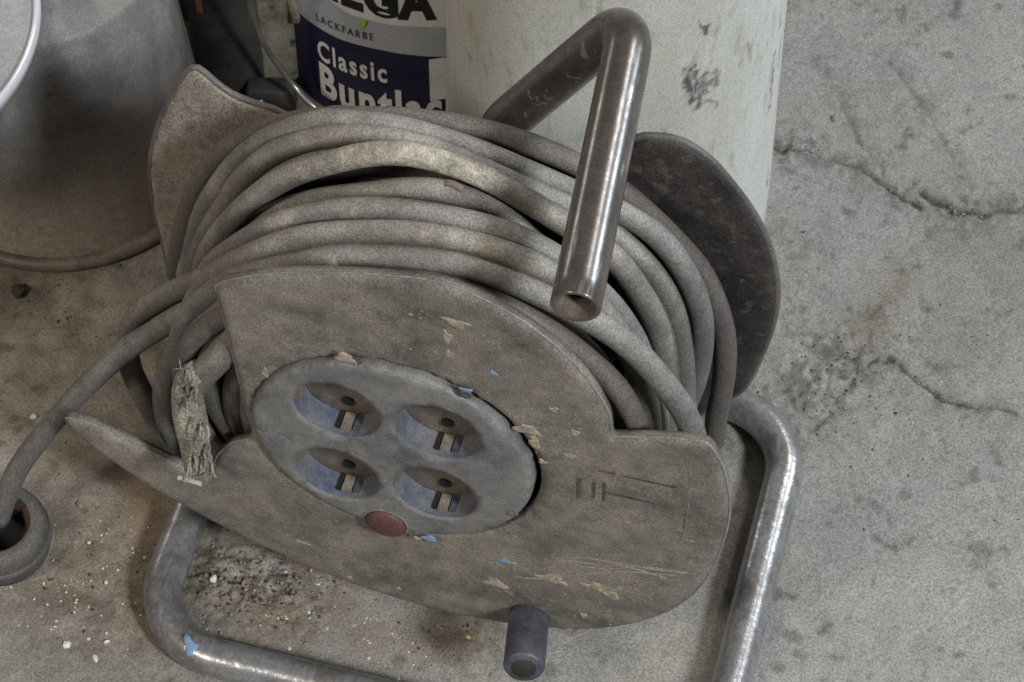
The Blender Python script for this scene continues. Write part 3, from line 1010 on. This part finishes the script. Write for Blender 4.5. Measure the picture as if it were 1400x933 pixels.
for si, (mt, fit, pts, kr) in enumerate(STR):
    Y = fit.get('Y') or solve_y(pts, fit['R'])
    print('turn', si, 'Y=%.4f' % Y)
    P = [at_y(x, y, Y) for x, y in pts]
    a_e = math.atan2(P[-1][2] - AXZ, P[-1][0])
    a_s = math.atan2(P[0][2] - AXZ, P[0][0])
    if a_s > 0:
        a_s -= 2 * math.pi
    r_e = math.hypot(P[-1][0], P[-1][2] - AXZ)
    r_s = math.hypot(P[0][0], P[0][2] - AXZ)
    n = 9
    for j in range(1, n):
        t = j / n
        a = a_e + (a_s - a_e) * t
        rr = (r_e * (1 - t) + r_s * t) * (1 - math.sin(math.pi * t)) + 0.106 * math.sin(math.pi * t)
        P.append(np.array([rr * math.cos(a), Y, AXZ + rr * math.sin(a)]))
    path = catmull(P, 0.005, True)
    # a hand-wound cable never lies quite flat
    s = np.arange(len(path)) * 0.05
    path[:, 1] += (vnoise(s, s * 0 + si, 77) - 0.5) * 0.0016
    V, Fc = sweep(path, RC * kr, 14, closed=True, wob=0.05, seed=si)
    ctm = mesh('cable_turn', V, Fc)
    add_pale(ctm, V, [(a, b, Y, r_, am) for a, b, _, r_, am in PALE.get(si, [])])
    obj('cable_turn', ctm, mt, reel)
# the layer underneath
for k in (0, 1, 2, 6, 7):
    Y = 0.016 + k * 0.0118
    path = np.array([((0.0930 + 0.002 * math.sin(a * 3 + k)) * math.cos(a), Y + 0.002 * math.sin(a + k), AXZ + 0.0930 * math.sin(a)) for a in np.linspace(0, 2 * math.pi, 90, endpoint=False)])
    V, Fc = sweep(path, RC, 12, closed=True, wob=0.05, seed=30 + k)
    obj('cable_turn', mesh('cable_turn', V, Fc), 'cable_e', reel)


def strand(pts, d0, d1, rad, mt, name='cable_turn', parent=None, wob=0.06, seed=0, prof=None, rads=None):
    n = len(pts)
    L = [0]
    for i in range(1, n):
        L.append(L[-1] + math.dist(pts[i], pts[i - 1]))
    P = []
    for i, (x, y) in enumerate(pts):
        t = L[i] / L[-1]
        if prof:
            t = prof(t)
        P.append(at_d(x, y, d0 + (d1 - d0) * t))
    path = catmull(P, 0.004)
    rr = rad if rads is None else np.interp(np.linspace(0, 1, len(path)), np.linspace(0, 1, len(rads)), rads)
    V, Fc = sweep(path, rr, 14, wob=wob, seed=seed)
    return obj(name, mesh(name, V, Fc), mt, parent or reel)


# the free end that runs off to the left and down to the coupling
strand([(470, 360), (425, 364), (383, 371), (335, 387), (293, 407), (232, 441), (174, 477), (116, 530), (69, 582), (25, 641), (8, 680), (-2, 712)],
       depth(at_y(470, 360, 0.020)), depth(at_z(-2, 712, 0.016)), 0.0054, 'cable_b', seed=41)
# slack loops left of the plate
strand([(345, 372), (300, 378), (262, 388), (216, 412), (187, 433), (175, 462), (178, 500), (198, 545), (225, 590), (262, 620)],
       depth(at_y(345, 372, 0.030)), depth(at_y(262, 620, 0.050)), 0.0054, 'cable_a', seed=42)
strand([(345, 402), (300, 428), (258, 453), (232, 498), (224, 541), (232, 585), (252, 625)],
       depth(at_y(345, 402, 0.014)), depth(at_y(252, 625, 0.028)), 0.0056, 'cable_b', seed=43)
strand([(350, 436), (318, 470), (296, 492), (276, 512), (262, 532)], depth(at_y(350, 436, 0.012)), depth(at_y(262, 532, 0.004)), 0.0066, 'cable_a', seed=44)
strand([(352, 470), (328, 500), (319, 535), (323, 570), (338, 598), (356, 620)], depth(at_y(352, 470, 0.016)), depth(at_y(356, 620, 0.018)), 0.0050, 'cable_a', seed=45)
strand([(368, 490), (347, 512), (341, 545), (346, 580), (362, 610)], depth(at_y(368, 490, 0.012)), depth(at_y(362, 610, 0.014)), 0.0046, 'cable_b', seed=46)
# the torn end, wrapped in shredded tape
fd0, fd1 = depth(at_y(255, 520, 0.000)), depth(at_y(270, 640, -0.012))
fr = strand([(276, 508), (260, 522), (257, 550), (262, 582), (267, 612), (270, 640)], fd0, fd1, 0.008, 'fray', 'torn_cable_end', wob=0.22, seed=47, rads=[.0060, .0068, .0066, .0070, .0066, .0060])
for k in range(46):
    if k % 5 in (1, 3) or k in (0, 2, 4, 5, 7, 10, 12):
        continue
    a = random.uniform(0, 1)
    x0 = 238 + 15 * a + random.uniform(0, 44)
    top_end = k < 18
    if top_end:
        x0 = random.uniform(240, 272)
        p = [(x0, random.uniform(520, 545)), (x0 + random.uniform(-9, 7), random.uniform(503, 518)), (x0 + random.uniform(-14, 12), random.uniform(484, 506))]
    elif k < 34:
        x0 = random.uniform(250, 290)
        p = [(x0, random.uniform(610, 636)), (x0 + random.uniform(-4, 4), random.uniform(638, 648)), (x0 + random.uniform(-9, 9), random.uniform(648, 664))]
    else:
        y0 = random.uniform(530, 620)
        x0 = 255 + (y0 - 520) * 0.13 + random.uniform(-22, 22)
        p = [(x0, y0), (x0 + random.uniform(-3, 5), y0 + 14), (x0 + random.uniform(-6, 8), y0 + random.uniform(24, 34))]
    dd = fd0 + (fd1 - fd0) * (p[0][1] - 520) / 120 - 0.0075
    strand(p, dd, dd - random.uniform(-0.002, 0.003), 0.0005, 'cream' if k % 10 == 0 else 'fray', 'frayed_strand', parent=fr, wob=0, rads=[.0007, .0005, .0002])
dd = fd1 - 0.008
V, Fc = sweep(densify([at_d(243, 653, dd), at_d(262, 658, dd), at_d(276, 662, dd)], 0.004), [0.0011] * len(densify([at_d(243, 653, dd), at_d(262, 658, dd), at_d(276, 662, dd)], 0.004)), 6)
obj('tape_end', mesh('tape_end', V, Fc, False), 'tape', fr)
# plaster spots on the cable
for i, (px, py, Y, r) in enumerate(((355, 377, .012, 2.6), (338, 384, .010, 2.4), (372, 371, .012, 2.0), (325, 390, .010, 1.8), (585, 324, .024, 2.2), (622, 330, .024, 2.2), (600, 328, .024, 1.6), (650, 338, .026, 1.8), (380, 305, .03, 2.6), (324, 288, .04, 1.2))):
    pass
# copper where a turn's sheath is torn
strand([(608, 250), (620, 252), (632, 260)], depth(at_y(600, 252, 0.033)) - .0035, depth(at_y(634, 262, 0.033)) - .0035, 0.0015, 'copper', 'bare_wire', seed=50)

# blue dab on the base tube
q = at_z(262, 884, RT * 1.9)
V, Fc = blob(q, (0.1, -0.45, 0.9), 0.0034, 0.0010, 91, stretch=(1, 1.2), irr=0.9)
obj('paint_splash', mesh('paint_splash', V, Fc), 'blue', reel)

# ================================================================== BEHIND THE REEL
# ---- pale drum
BC, BR = (0.0285, 0.297), 0.0860
drum = thing('steel_drum', (BC[0], BC[1], 0), 'tall pale grey-green drum with dark scuff marks standing behind the reel', 'drum')
nT, nZ, BH = 560, 300, 0.34
tt = np.linspace(0, 2 * math.pi, nT, endpoint=False)
zz = np.linspace(0.0, BH, nZ)
TT, ZZ = np.meshgrid(tt, zz, indexing='ij')
RR = BR + 0.0012 * np.cos((ZZ - 0.02) * 0) - 0.010 * ZZ + (fbm(np.cos(TT) * 3 + 9, ZZ * 20 + np.sin(TT) * 3 + 9, 1, 3, 5) - 0.5) * 0.0014
V = np.stack([BC[0] + RR * np.cos(TT + math.pi / 2), BC[1] + RR * np.sin(TT + math.pi / 2), ZZ], -1).reshape(-1, 3)
idx = np.arange(nT * nZ).reshape(nT, nZ)
i2 = np.roll(idx, -1, 0)
Fq = np.stack([idx[:, :-1], i2[:, :-1], i2[:, 1:], idx[:, 1:]], -1).reshape(-1, 4)
me = mesh('drum_wall', V, Fq)
ax_ = (TT * BR).ravel()
az_ = ZZ.ravel()
sc = np.zeros(len(V))


def drum_uv(px, py):
    p = at_cyl(px, py, BC, BR - 0.001)
    t = (math.atan2(p[1] - BC[1], p[0] - BC[0]) - math.pi / 2) % (2 * math.pi)
    return t * BR, p[2]


wob1 = (fbm(ax_, az_, 260, 3, 81) - 0.5) * 0.006
for pts, wd, amt in (([(938, 95), (944, 140)], .0022, .9), ([(950, 90), (954, 146)], .0020, .9), ([(962, 102), (962, 138)], .0016, .7), ([(940, 118), (975, 112)], .0034, .7), ([(975, 100), (978, 118)], .0022, .6), ([(955, 143), (972, 136), (980, 145)], .0014, .7),
                     ([(956, 28), (964, 48)], .0013, .9), ([(967, 36), (958, 44)], .0010, .8), ([(638, 68), (646, 82)], .0015, .7), ([(1056, 78), (1054, 110), (1050, 146)], .0014, .8), ([(1062, 130), (1060, 190)], .0010, .6), ([(1046, 236), (1044, 254)], .0018, .8),
                     ([(1068, 5), (1064, 40)], .0014, .6), ([(1066, 60), (1064, 90)], .0012, .6), ([(770, 60), (785, 90)], .0008, .5), ([(905, 175), (915, 190)], .0012, .5), ([(1020, 60), (1026, 76)], .0008, .5)):
    pu = [drum_uv(*p) for p in pts]
    d = seg_dist(ax_ + wob1, az_ + wob1, pu)
    sc = np.maximum(sc, amt * np.clip(1.4 - d / wd, 0, 1) * np.clip((fbm(ax_, az_, 420, 2, 91) - 0.25) * 4, 0.25, 1))
add_attr(me, 'scuff', sc)
obj('drum_wall', me, 'bucket', drum)
V, Fc = lathe([(BR - 0.0034, 0.0), (BR - 0.002, 0.0028), (BR - 0.006, 0.003), (BR - 0.010, -0.002), (0.0, -0.002)], (BC[0], BC[1], BH), 'Z', 72)
obj('drum_top', mesh('drum_top', V, Fc), 'bucket', drum)

# ---- paint can with printed label
CC, CRAD = None, 0.0770
_dir = np.array([-math.sin(AL), math.cos(AL)])
CC = np.array(BC) - c_r[:2] * 0.1085 + _dir * 0.121
can = thing('paint_can', (CC[0], CC[1], 0), 'paint can with navy and silver label reading Classic Buntlack, half hidden by the drum', 'paint can')
CH = 0.165
V, Fc = lathe([(CRAD - 0.001, 0.0), (CRAD + 0.0012, 0.0005), (CRAD + 0.0012, 0.003), (CRAD, 0.004), (CRAD, CH - .004), (CRAD + .0012, CH - .003), (CRAD + .0012, CH), (CRAD - .006, CH), (CRAD - .008, CH - .004), (0, CH - .004)], (CC[0], CC[1], 0), 'Z', 96)
obj('can_body', mesh('can_body', V, Fc), 'navy', can)


def can_pt(px, py):
    p = at_cyl(px, py, CC, CRAD)
    return math.atan2(p[1] - CC[1], p[0] - CC[0]), p[2]


def can_xyz(t, z, off):
    return (CC[0] + (CRAD + off) * math.cos(t), CC[1] + (CRAD + off) * math.sin(t), z)


# silver band: its lower border swings down round the can; white field above it
lowb = [can_pt(*p) for p in ((398, 4), (413, 20), (437, 38), (465, 53), (495, 62), (523, 68), (566, 75), (600, 77), (640, 77))]
uppb = [can_pt(*p) for p in ((420, -28), (440, -10), (460, 6), (476, 17), (500, 25), (523, 31), (566, 35), (600, 36), (640, 36))]
lt_ = np.array([p[0] for p in lowb])
lz_ = np.array([p[1] for p in lowb])
ut_ = np.array([p[0] for p in uppb])
uz_ = np.array([p[1] for p in uppb])
o1 = np.argsort(lt_)
o2 = np.argsort(ut_)
ts = np.linspace(min(lt_.min(), ut_.min()) - 0.25, lt_.max() + 0.5, 90)


def band(zlo, zhi, off, tsel=None):
    t_ = ts if tsel is None else tsel
    V, Fc = [], []
    rows = 8
    for i, t in enumerate(t_):
        a, b = zlo(t), zhi(t)
        for j in range(rows):
            V.append(can_xyz(t, a + (b - a) * j / (rows - 1), off))
    for i in range(len(t_) - 1):
        for j in range(rows - 1):
            Fc.append((i * rows + j, (i + 1) * rows + j, (i + 1) * rows + j + 1, i * rows + j + 1))
    return V, Fc


zl = lambda t: float(np.interp(t, lt_[o1], lz_[o1]))
zu = lambda t: float(np.interp(t, ut_[o2], uz_[o2]))
V, Fc = band(zl, lambda t: zu(t) + 0.001, 0.0004)
obj('silver_band', mesh('silver_band', V, Fc), 'silver', can)
V, Fc = band(zu, lambda t: 0.150, 0.0007)
obj('white_band', mesh('white_band', V, Fc), 'labelwhite', can)
pa, pb = can_pt(586, 80), can_pt(585, 136)
ts2 = np.linspace(pa[0], pa[0] + 0.30, 16)
V, Fc = band(lambda t: pb[1] - 0.001, lambda t: min(zl(t), pa[1]) - 0.0004, 0.0006, ts2)
obj('white_panel', mesh('white_panel', V, Fc), 'labelwhite', can)


def can_text(body, px0, px1, cap_px, mat, bold=0.0, off=0.0010, slant=0.0, name='printed_word', spacing=1.0, tail=0.0):
    """lettering wrapped round the can: starts at px0, reaches px1 (a point on the base line), cap height in pixels"""
    cu = bpy.data.curves.new('lettering', 'FONT')
    cu.body = body
    cu.size = 1.0
    cu.offset = bold
    cu.space_character = spacing
    cu.resolution_u = 4
    tmp = bpy.data.objects.new('lettering', cu)
    COL.objects.link(tmp)
    dg = bpy.context.evaluated_depsgraph_get()
    me = bpy.data.meshes.new_from_object(tmp.evaluated_get(dg))
    bpy.data.objects.remove(tmp)
    n = len(me.vertices)
    v = np.zeros(n * 3)
    me.vertices.foreach_get('co', v)
    v = v.reshape(-1, 3)
    t0, z0 = can_pt(*px0)
    t1, z1 = can_pt(*px1)
    x0, x1 = v[:, 0].min(), v[:, 0].max() * (1 - tail) + v[:, 0].min() * tail
    tz = can_pt(px0[0], px0[1] - cap_px)[1] - z0
    kz = tz / 0.69
    out = []
    for x, y, _ in v:
        k = (x - x0) / (x1 - x0)
        out.append(can_xyz(t0 + (t1 - t0) * k, z0 + (z1 - z0) * k + y * kz, off))
    me.vertices.foreach_set('co', np.array(out).ravel())
    me.update()
    return obj(name, me, mat, can)


can_text('Classic', (437, 77), (530, 111), 24, 'labelwhite', 0.026, spacing=1.22)
can_text('Buntlack', (441, 125), (610, 163), 39, 'labelwhite', 0.036, tail=0.135, spacing=1.16)
can_text('LACKFARBE', (434, 26), (511, 54), 9, 'inkgrey', 0.012, spacing=1.45)
can_text('MEGA', (424, -24), (597, 22), 42, 'ink', 0.055, spacing=1.08)
# little green leaf mark on the silver band
t0, z0 = can_pt(496, 32)
lv = [can_xyz(t0 + dx / CRAD, z0 + dz, 0.0012) for dx, dz in ((-.0022, -.004), (.0002, -.003), (.0022, .0005), (.003, .005), (.0004, .0035), (-.0018, .0005))]
obj('leaf_mark', mesh('leaf_mark', lv, [(0, 1, 2, 3, 4, 5)], False), 'green', can)
# bail wire hanging against the can's left side
bw = [(338, -40), (341, 0), (349, 32), (362, 62), (382, 92), (402, 118), (420, 138), (436, 152)]
P = []
for i, (x, y) in enumerate(bw):
    q = at_cyl(max(x, 396), y, CC, CRAD + 0.004)
    P.append(at_d(x, y, depth(q) - 0.030 - 0.030 * (1 - i / 7)))
V, Fc = sweep(catmull(P, 0.004), 0.0016, 10)
obj('bail_wire', mesh('bail_wire', V, Fc), 'wire', can)

# the ear the wire hooks into
ta, tz_ = can_pt(402, 22)
V, Fc = [], []
for k in range(13):
    a = 2 * math.pi * k / 13
    V.append(can_xyz(ta + 0.0052 * math.cos(a) / CRAD, tz_ + 0.004 + (0.010 if math.sin(a) > 0 else 0.007) * math.sin(a), 0.0032))
for k in range(13):
    a = 2 * math.pi * k / 13
    V.append(can_xyz(ta + 0.0066 * math.cos(a) / CRAD, tz_ + 0.004 + (0.012 if math.sin(a) > 0 else 0.0085) * math.sin(a), 0.0002))
Fc = [tuple(range(13))] + [(k, 13 + k, 13 + (k + 1) % 13, (k + 1) % 13) for k in range(13)]
obj('bail_ear', mesh('bail_ear', V, Fc), 'jug', can)

# ---- beige canister left of the can, with a black block in front of it
q = at_z(352, 152, 0.0)
JC = (q[0] - 0.013, q[1] + 0.060)
jug = thing('beige_canister', (JC[0], JC[1], 0), 'greasy beige canister squeezed in left of the paint can', 'canister')
prof = []


def rrect(cx, cy, hx, hy, rr, ang, n=6):
    out = []
    for sx, sy, a0 in ((1, 1, 0), (-1, 1, 90), (-1, -1, 180), (1, -1, 270)):
        for k in range(n + 1):
            a = math.radians(a0 + 90 * k / n)
            x, y = sx * (hx - rr) + rr * math.cos(a), sy * (hy - rr) + rr * math.sin(a)
            out.append((cx + x * math.cos(ang) - y * math.sin(ang), cy + x * math.sin(ang) + y * math.cos(ang)))
    return out


def loft(sections):
    V, Fc = [], []
    n = len(sections[0][0])
    for ring, z in sections:
        V += [(x, y, z) for x, y in ring]
    for i in range(len(sections) - 1):
        for j in range(n):
            Fc.append((i * n + j, i * n + (j + 1) % n, (i + 1) * n + (j + 1) % n, (i + 1) * n + j))
    Fc.append(tuple(range(n))[::-1])
    Fc.append(tuple((len(sections) - 1) * n + j for j in range(n)))
    return V, Fc


V, Fc = loft([(rrect(JC[0], JC[1], 0.026 * k, 0.044 * k, 0.014 * k, 0.22), z) for k, z in ((.93, 0), (1, .006), (1, .05), (.985, .055), (1, .06), (1, .12), (.985, .126), (1, .132), (1, .16), (.9, .175), (.4, .185))])
obj('canister_body', mesh('canister_body', V, Fc), 'jug', jug)
V, Fc = lathe([(0.012, 0), (0.012, 0.016), (0.010, 0.018), (0, 0.018)], (JC[0], JC[1], 0.184), 'Z', 24)
obj('canister_cap', mesh('canister_cap', V, Fc), 'black', jug)
V, Fc = loft([(rrect(JC[0] + .003, JC[1] + .006, 0.020 * k, 0.006, .003, 0.15), 0.184 + z) for k, z in ((1, 0), (1, .003))])
# black block
q = at_z(372, 146, 0.0)
bl = thing('black_block', (q[0], q[1], 0), 'small black block on the floor at the foot of the beige canister', 'block')
V, Fc = loft([(rrect(q[0], q[1] + 0.001, 0.0135, 0.006, .002, 0.2), z) for z in (0.0, .0165)] + [(rrect(q[0], q[1] + 0.001, 0.012, 0.0045, .002, 0.2), .018)])
obj('block_body', mesh('block_body', V, Fc), 'black', bl)
V, Fc = lathe([(0, .001), (.003, .0007), (.0035, -.001)], (q[0] - .005, q[1] - 0.006, 0.008), 'Y', 12)
obj('block_screw', mesh('block_screw', V, Fc), 'tube', bl)

# ---- black bottle with a red stripe, and the yellowed strip against it
q = at_z(299, 146, 0.0)
BB = (q[0] - .002, q[1] + 0.026)
bot_ = thing('black_bottle', (BB[0], BB[1], 0), 'black bottle with a thin red stripe between the tub and the beige canister', 'bottle')
V, Fc = lathe([(0, 0), (.0225, 0), (.024, .003), (.024, .10), (.022, .112), (.010, .128), (.009, .14), (0, .14)], (*BB, 0), 'Z', 40)
obj('bottle_body', mesh('bottle_body', V, Fc), 'black', bot_)
tq = at_cyl(272, 8, BB, .0243)
ta = math.atan2(tq[1] - BB[1], tq[0] - BB[0])
V, Fc = [], []
for i in range(7):
    a = ta - 0.08 + 0.16 * i / 6
    for z in (tq[2] - .006, tq[2] + .05):
        V.append((BB[0] + .0244 * math.cos(a), BB[1] + .0244 * math.sin(a), z))
for i in range(6):
    Fc.append((2 * i, 2 * i + 2, 2 * i + 3, 2 * i + 1))
obj('red_stripe', mesh('red_stripe', V, Fc), 'redtape', bot_)
q = at_z(266, 138, 0.0)
V, Fc = loft([(rrect(q[0] + dx, q[1] + .006, hw, .0022, .0008, 0.2), z) for hw, z, dx in ((.0046, 0, 0), (.0042, .015, -.0005), (.0028, .032, -.002), (.0014, .055, -.0035))])
st = obj('wood_strip', mesh('wood_strip', V, Fc, False), 'yellowish')
tag(st, 'short yellowed strip upright beside the black tub, above the rear flange lobe', 'strip')

# ---- upturned black tub at the left with a pale lid on top
TC = (-0.268, 0.249)
tub = thing('black_tub', (TC[0], TC[1], 0), 'grimy black tub standing upside down on the floor at the left', 'tub')
prof = [(.0815, .004), (.0805, .010), (.0795, .02), (.0777, .04), (.0759, .06), (.0741, .08), (.0723, .10), (.070, .12), (.066, .158), (.064, .162), (0, .162)]
V, Fc = lathe(prof, (TC[0], TC[1], 0), 'Z', 96)
V = V.copy()
ang = np.arctan2(V[:, 1] - TC[1], V[:, 0] - TC[0])
k = 1 + 0.006 * np.sin(ang * 24) * (V[:, 2] > .02)
V[:, 0] = TC[0] + (V[:, 0] - TC[0]) * k
V[:, 1] = TC[1] + (V[:, 1] - TC[1]) * k
me = mesh('tub_wall', V, Fc)
add_attr(me, 'pale', np.clip((0.10 - V[:, 2]) / 0.08, 0, 1))
obj('tub_wall', me, 'tub', tub)
ringp = np.array([(TC[0] + .083 * math.cos(a), TC[1] + .083 * math.sin(a), .0042) for a in np.linspace(0, 2 * math.pi, 90, endpoint=False)])
V, Fc = sweep(ringp, .0042, 10, closed=True)
obj('tub_lip', mesh('tub_lip', V, Fc), 'tub_rim', tub)
ZL = 0.170
LC, LR = np.array([-0.338, 0.172]), 0.100
lid = thing('round_lid', (LC[0], LC[1], ZL - .008), 'pale grey round lid with a shiny white edge lying on the black tub', 'lid')
V, Fc = lathe([(0, 0), (LR - .006, 0), (LR - .0025, .0014)], (LC[0], LC[1], ZL - .002), 'Z', 96)
obj('lid_top', mesh('lid_top', V, Fc), 'lid', lid)
V, Fc = lathe([(LR - .005, -.008), (LR, -.0075), (LR + .0006, -.001), (LR - .001, .0014), (LR - .002, .0014), (LR - .003, .0002)], (LC[0], LC[1], ZL), 'Z', 128, True)
obj('lid_edge', mesh('lid_edge', V, Fc), 'lid_rim', lid)

# ---- rubber coupling on the floor at the cable's end
q = at_z(-6, 716, 0.022)
KC = (q[0], q[1])
cp = thing('cable_coupling', (KC[0], KC[1], 0), 'round dark rubber coupling on the floor with the loose cable end dropping into it', 'coupling')
V, Fc = lathe([(.0215, 0), (.0245, .002), (.0256, .008), (.0252, .018), (.0238, .0222), (.0205, .0240), (.0175, .0232)], (*KC, 0), 'Z', 56)
obj('outer_shell', mesh('outer_shell', V, Fc), 'rubber', cp)
V, Fc = lathe([(.0175, .0232), (.0152, .0205), (.0146, .0150)], (*KC, 0), 'Z', 56)
obj('inner_lining', mesh('inner_lining', V, Fc), 'rubber_red', cp)
V, Fc = lathe([(.0146, .0150), (.0140, .003), (0, .003)], (*KC, 0), 'Z', 56)
obj('dark_bore', mesh('dark_bore', V, Fc), 'hole', cp)
V, Fc = lathe([(.0257, .0085), (.0263, .0095), (.0263, .0125), (.0255, .0135)], (*KC, 0), 'Z', 56)
obj('grip_ring', mesh('grip_ring', V, Fc), 'rubber', cp)


# ================================================================== CRUMBS ON THE FLOOR
def chip(c, r, seed, flat=0.55):
    rr = random.Random(seed)
    bm = bmesh.new()
    bmesh.ops.create_icosphere(bm, subdivisions=1, radius=1)
    ax = [rr.uniform(.65, 1.25) for _ in range(2)]
    a = rr.uniform(0, 6.28)
    V = []
    for v in bm.verts:
        k = rr.uniform(.72, 1.2)
        x, y, z = v.co.x * ax[0] * k, v.co.y * ax[1] * k, v.co.z * flat * k
        V.append((c[0] + r * (x * math.cos(a) - y * math.sin(a)), c[1] + r * (x * math.sin(a) + y * math.cos(a)), c[2] + r * flat * 0.75 + r * z))
    Fc = [tuple(v.index for v in f.verts) for f in bm.faces]
    bm.free()
    return V, Fc


CHIPS = [(46, 572, 3.0, 'white', 'white plaster crumb left of the loose cable end'),
         (292, 793, 3.0, 'white', 'largest white paint crumb inside the corner of the base tube'),
         (92, 883, 2.2, 'white', 'white crumb at lower left, widest of the floor crumbs there'),
         (131, 902, 2.4, 'white', 'white crumb at the bottom left, nearest the picture edge'),
         (147, 878, 1.9, 'white', 'long narrow white crumb beside the shadow of the base tube'),
         (145, 797, 1.3, 'white', 'small white crumb on the edge of the tube shadow'),
         (122, 743, 1.4, 'white', 'small white crumb right of the rubber coupling'),
         (640, 872, 1.5, 'yellow', 'tiny yellow crumb on the floor below the plate, left of the knob'),
         (25, 400, 5.0, 'grit_dark', 'dark lump of dirt on the dusty floor below the tub'),
         (130, 341, 4.6, 'knob', 'bluish lump lying against the lip of the black tub'),
         (1098, 320, 2.0, 'grit_dark', 'dark pebble on the concrete right of the rear flange'),
         (1140, 163, 2.0, 'grit', 'pale pebble on the concrete between drum and cracks'),
         (110, 692, 2.0, 'grit', 'buff crumb beside the rubber coupling')]
for i, (px, py, r, mt, lab) in enumerate(CHIPS):
    z = 0.008 if px == 130 and py == 341 else 0.0
    c = at_z(px, py, z)
    c[2] = 0.0
    V, Fc = chip(c, r * 0.001, 200 + i)
    o = obj('floor_crumb', mesh('floor_crumb', V, Fc, False), mt)
    tag(o, lab, 'crumb', 'crumbs scattered on the floor')


def scatter(name, label, mt, spots, seed, cat):
    rr = random.Random(seed)
    parts = []
    for px, py, sx, sy, n, r0, r1 in spots:
        for _ in range(n):
            c = at_z(rr.gauss(px, sx), rr.gauss(py, sy))
            c[2] = -0.0006
            parts.append(chip(c, rr.uniform(r0, r1) * 0.001, rr.randrange(10 ** 6), 0.6))
    V, Fc = merge(*parts)
    o = obj(name, mesh(name, V, Fc, False), mt)
    tag(o, label, cat, kind='stuff')


scatter('white_grit', 'fine white specks strewn on the floor around the frame', 'white',
        [(110, 840, 65, 50, 110, .25, 1.0), (390, 830, 60, 38, 60, .3, 1.0), (520, 900, 80, 25, 40, .25, .9), (1140, 500, 50, 40, 14, .25, .6), (1230, 600, 130, 220, 26, .2, .5), (160, 720, 30, 30, 12, .3, .7), (90, 500, 60, 70, 8, .2, .5)], 5, 'grit')
scatter('floor_grit', 'loose buff grit and sand on the concrete', 'grit',
        [(390, 815, 60, 34, 200, .3, 1.3), (330, 775, 30, 20, 40, .5, 1.6), (640, 885, 60, 20, 60, .4, 1.2), (1120, 510, 45, 40, 70, .3, .9), (1080, 205, 25, 12, 24, .3, 1.0), (120, 800, 90, 80, 120, .3, .9), (120, 480, 70, 70, 80, .3, .9), (1240, 500, 120, 250, 160, .25, .8), (1320, 292, 40, 10, 36, .4, 1.2), (1180, 245, 50, 25, 40, .4, 1.0)], 6, 'grit')
scatter('dark_grit', 'dark specks of dirt scattered over the concrete', 'grit_dark',
        [(360, 800, 55, 32, 120, .3, 1.0), (1120, 520, 50, 45, 60, .3, .9), (1090, 205, 30, 14, 18, .3, .8), (1240, 500, 130, 260, 130, .25, .7), (120, 780, 90, 90, 80, .3, .9), (110, 470, 70, 70, 70, .3, 1.0), (640, 890, 60, 20, 40, .4, 1.2), (1320, 290, 40, 10, 14, .3, .8)], 7, 'grit')
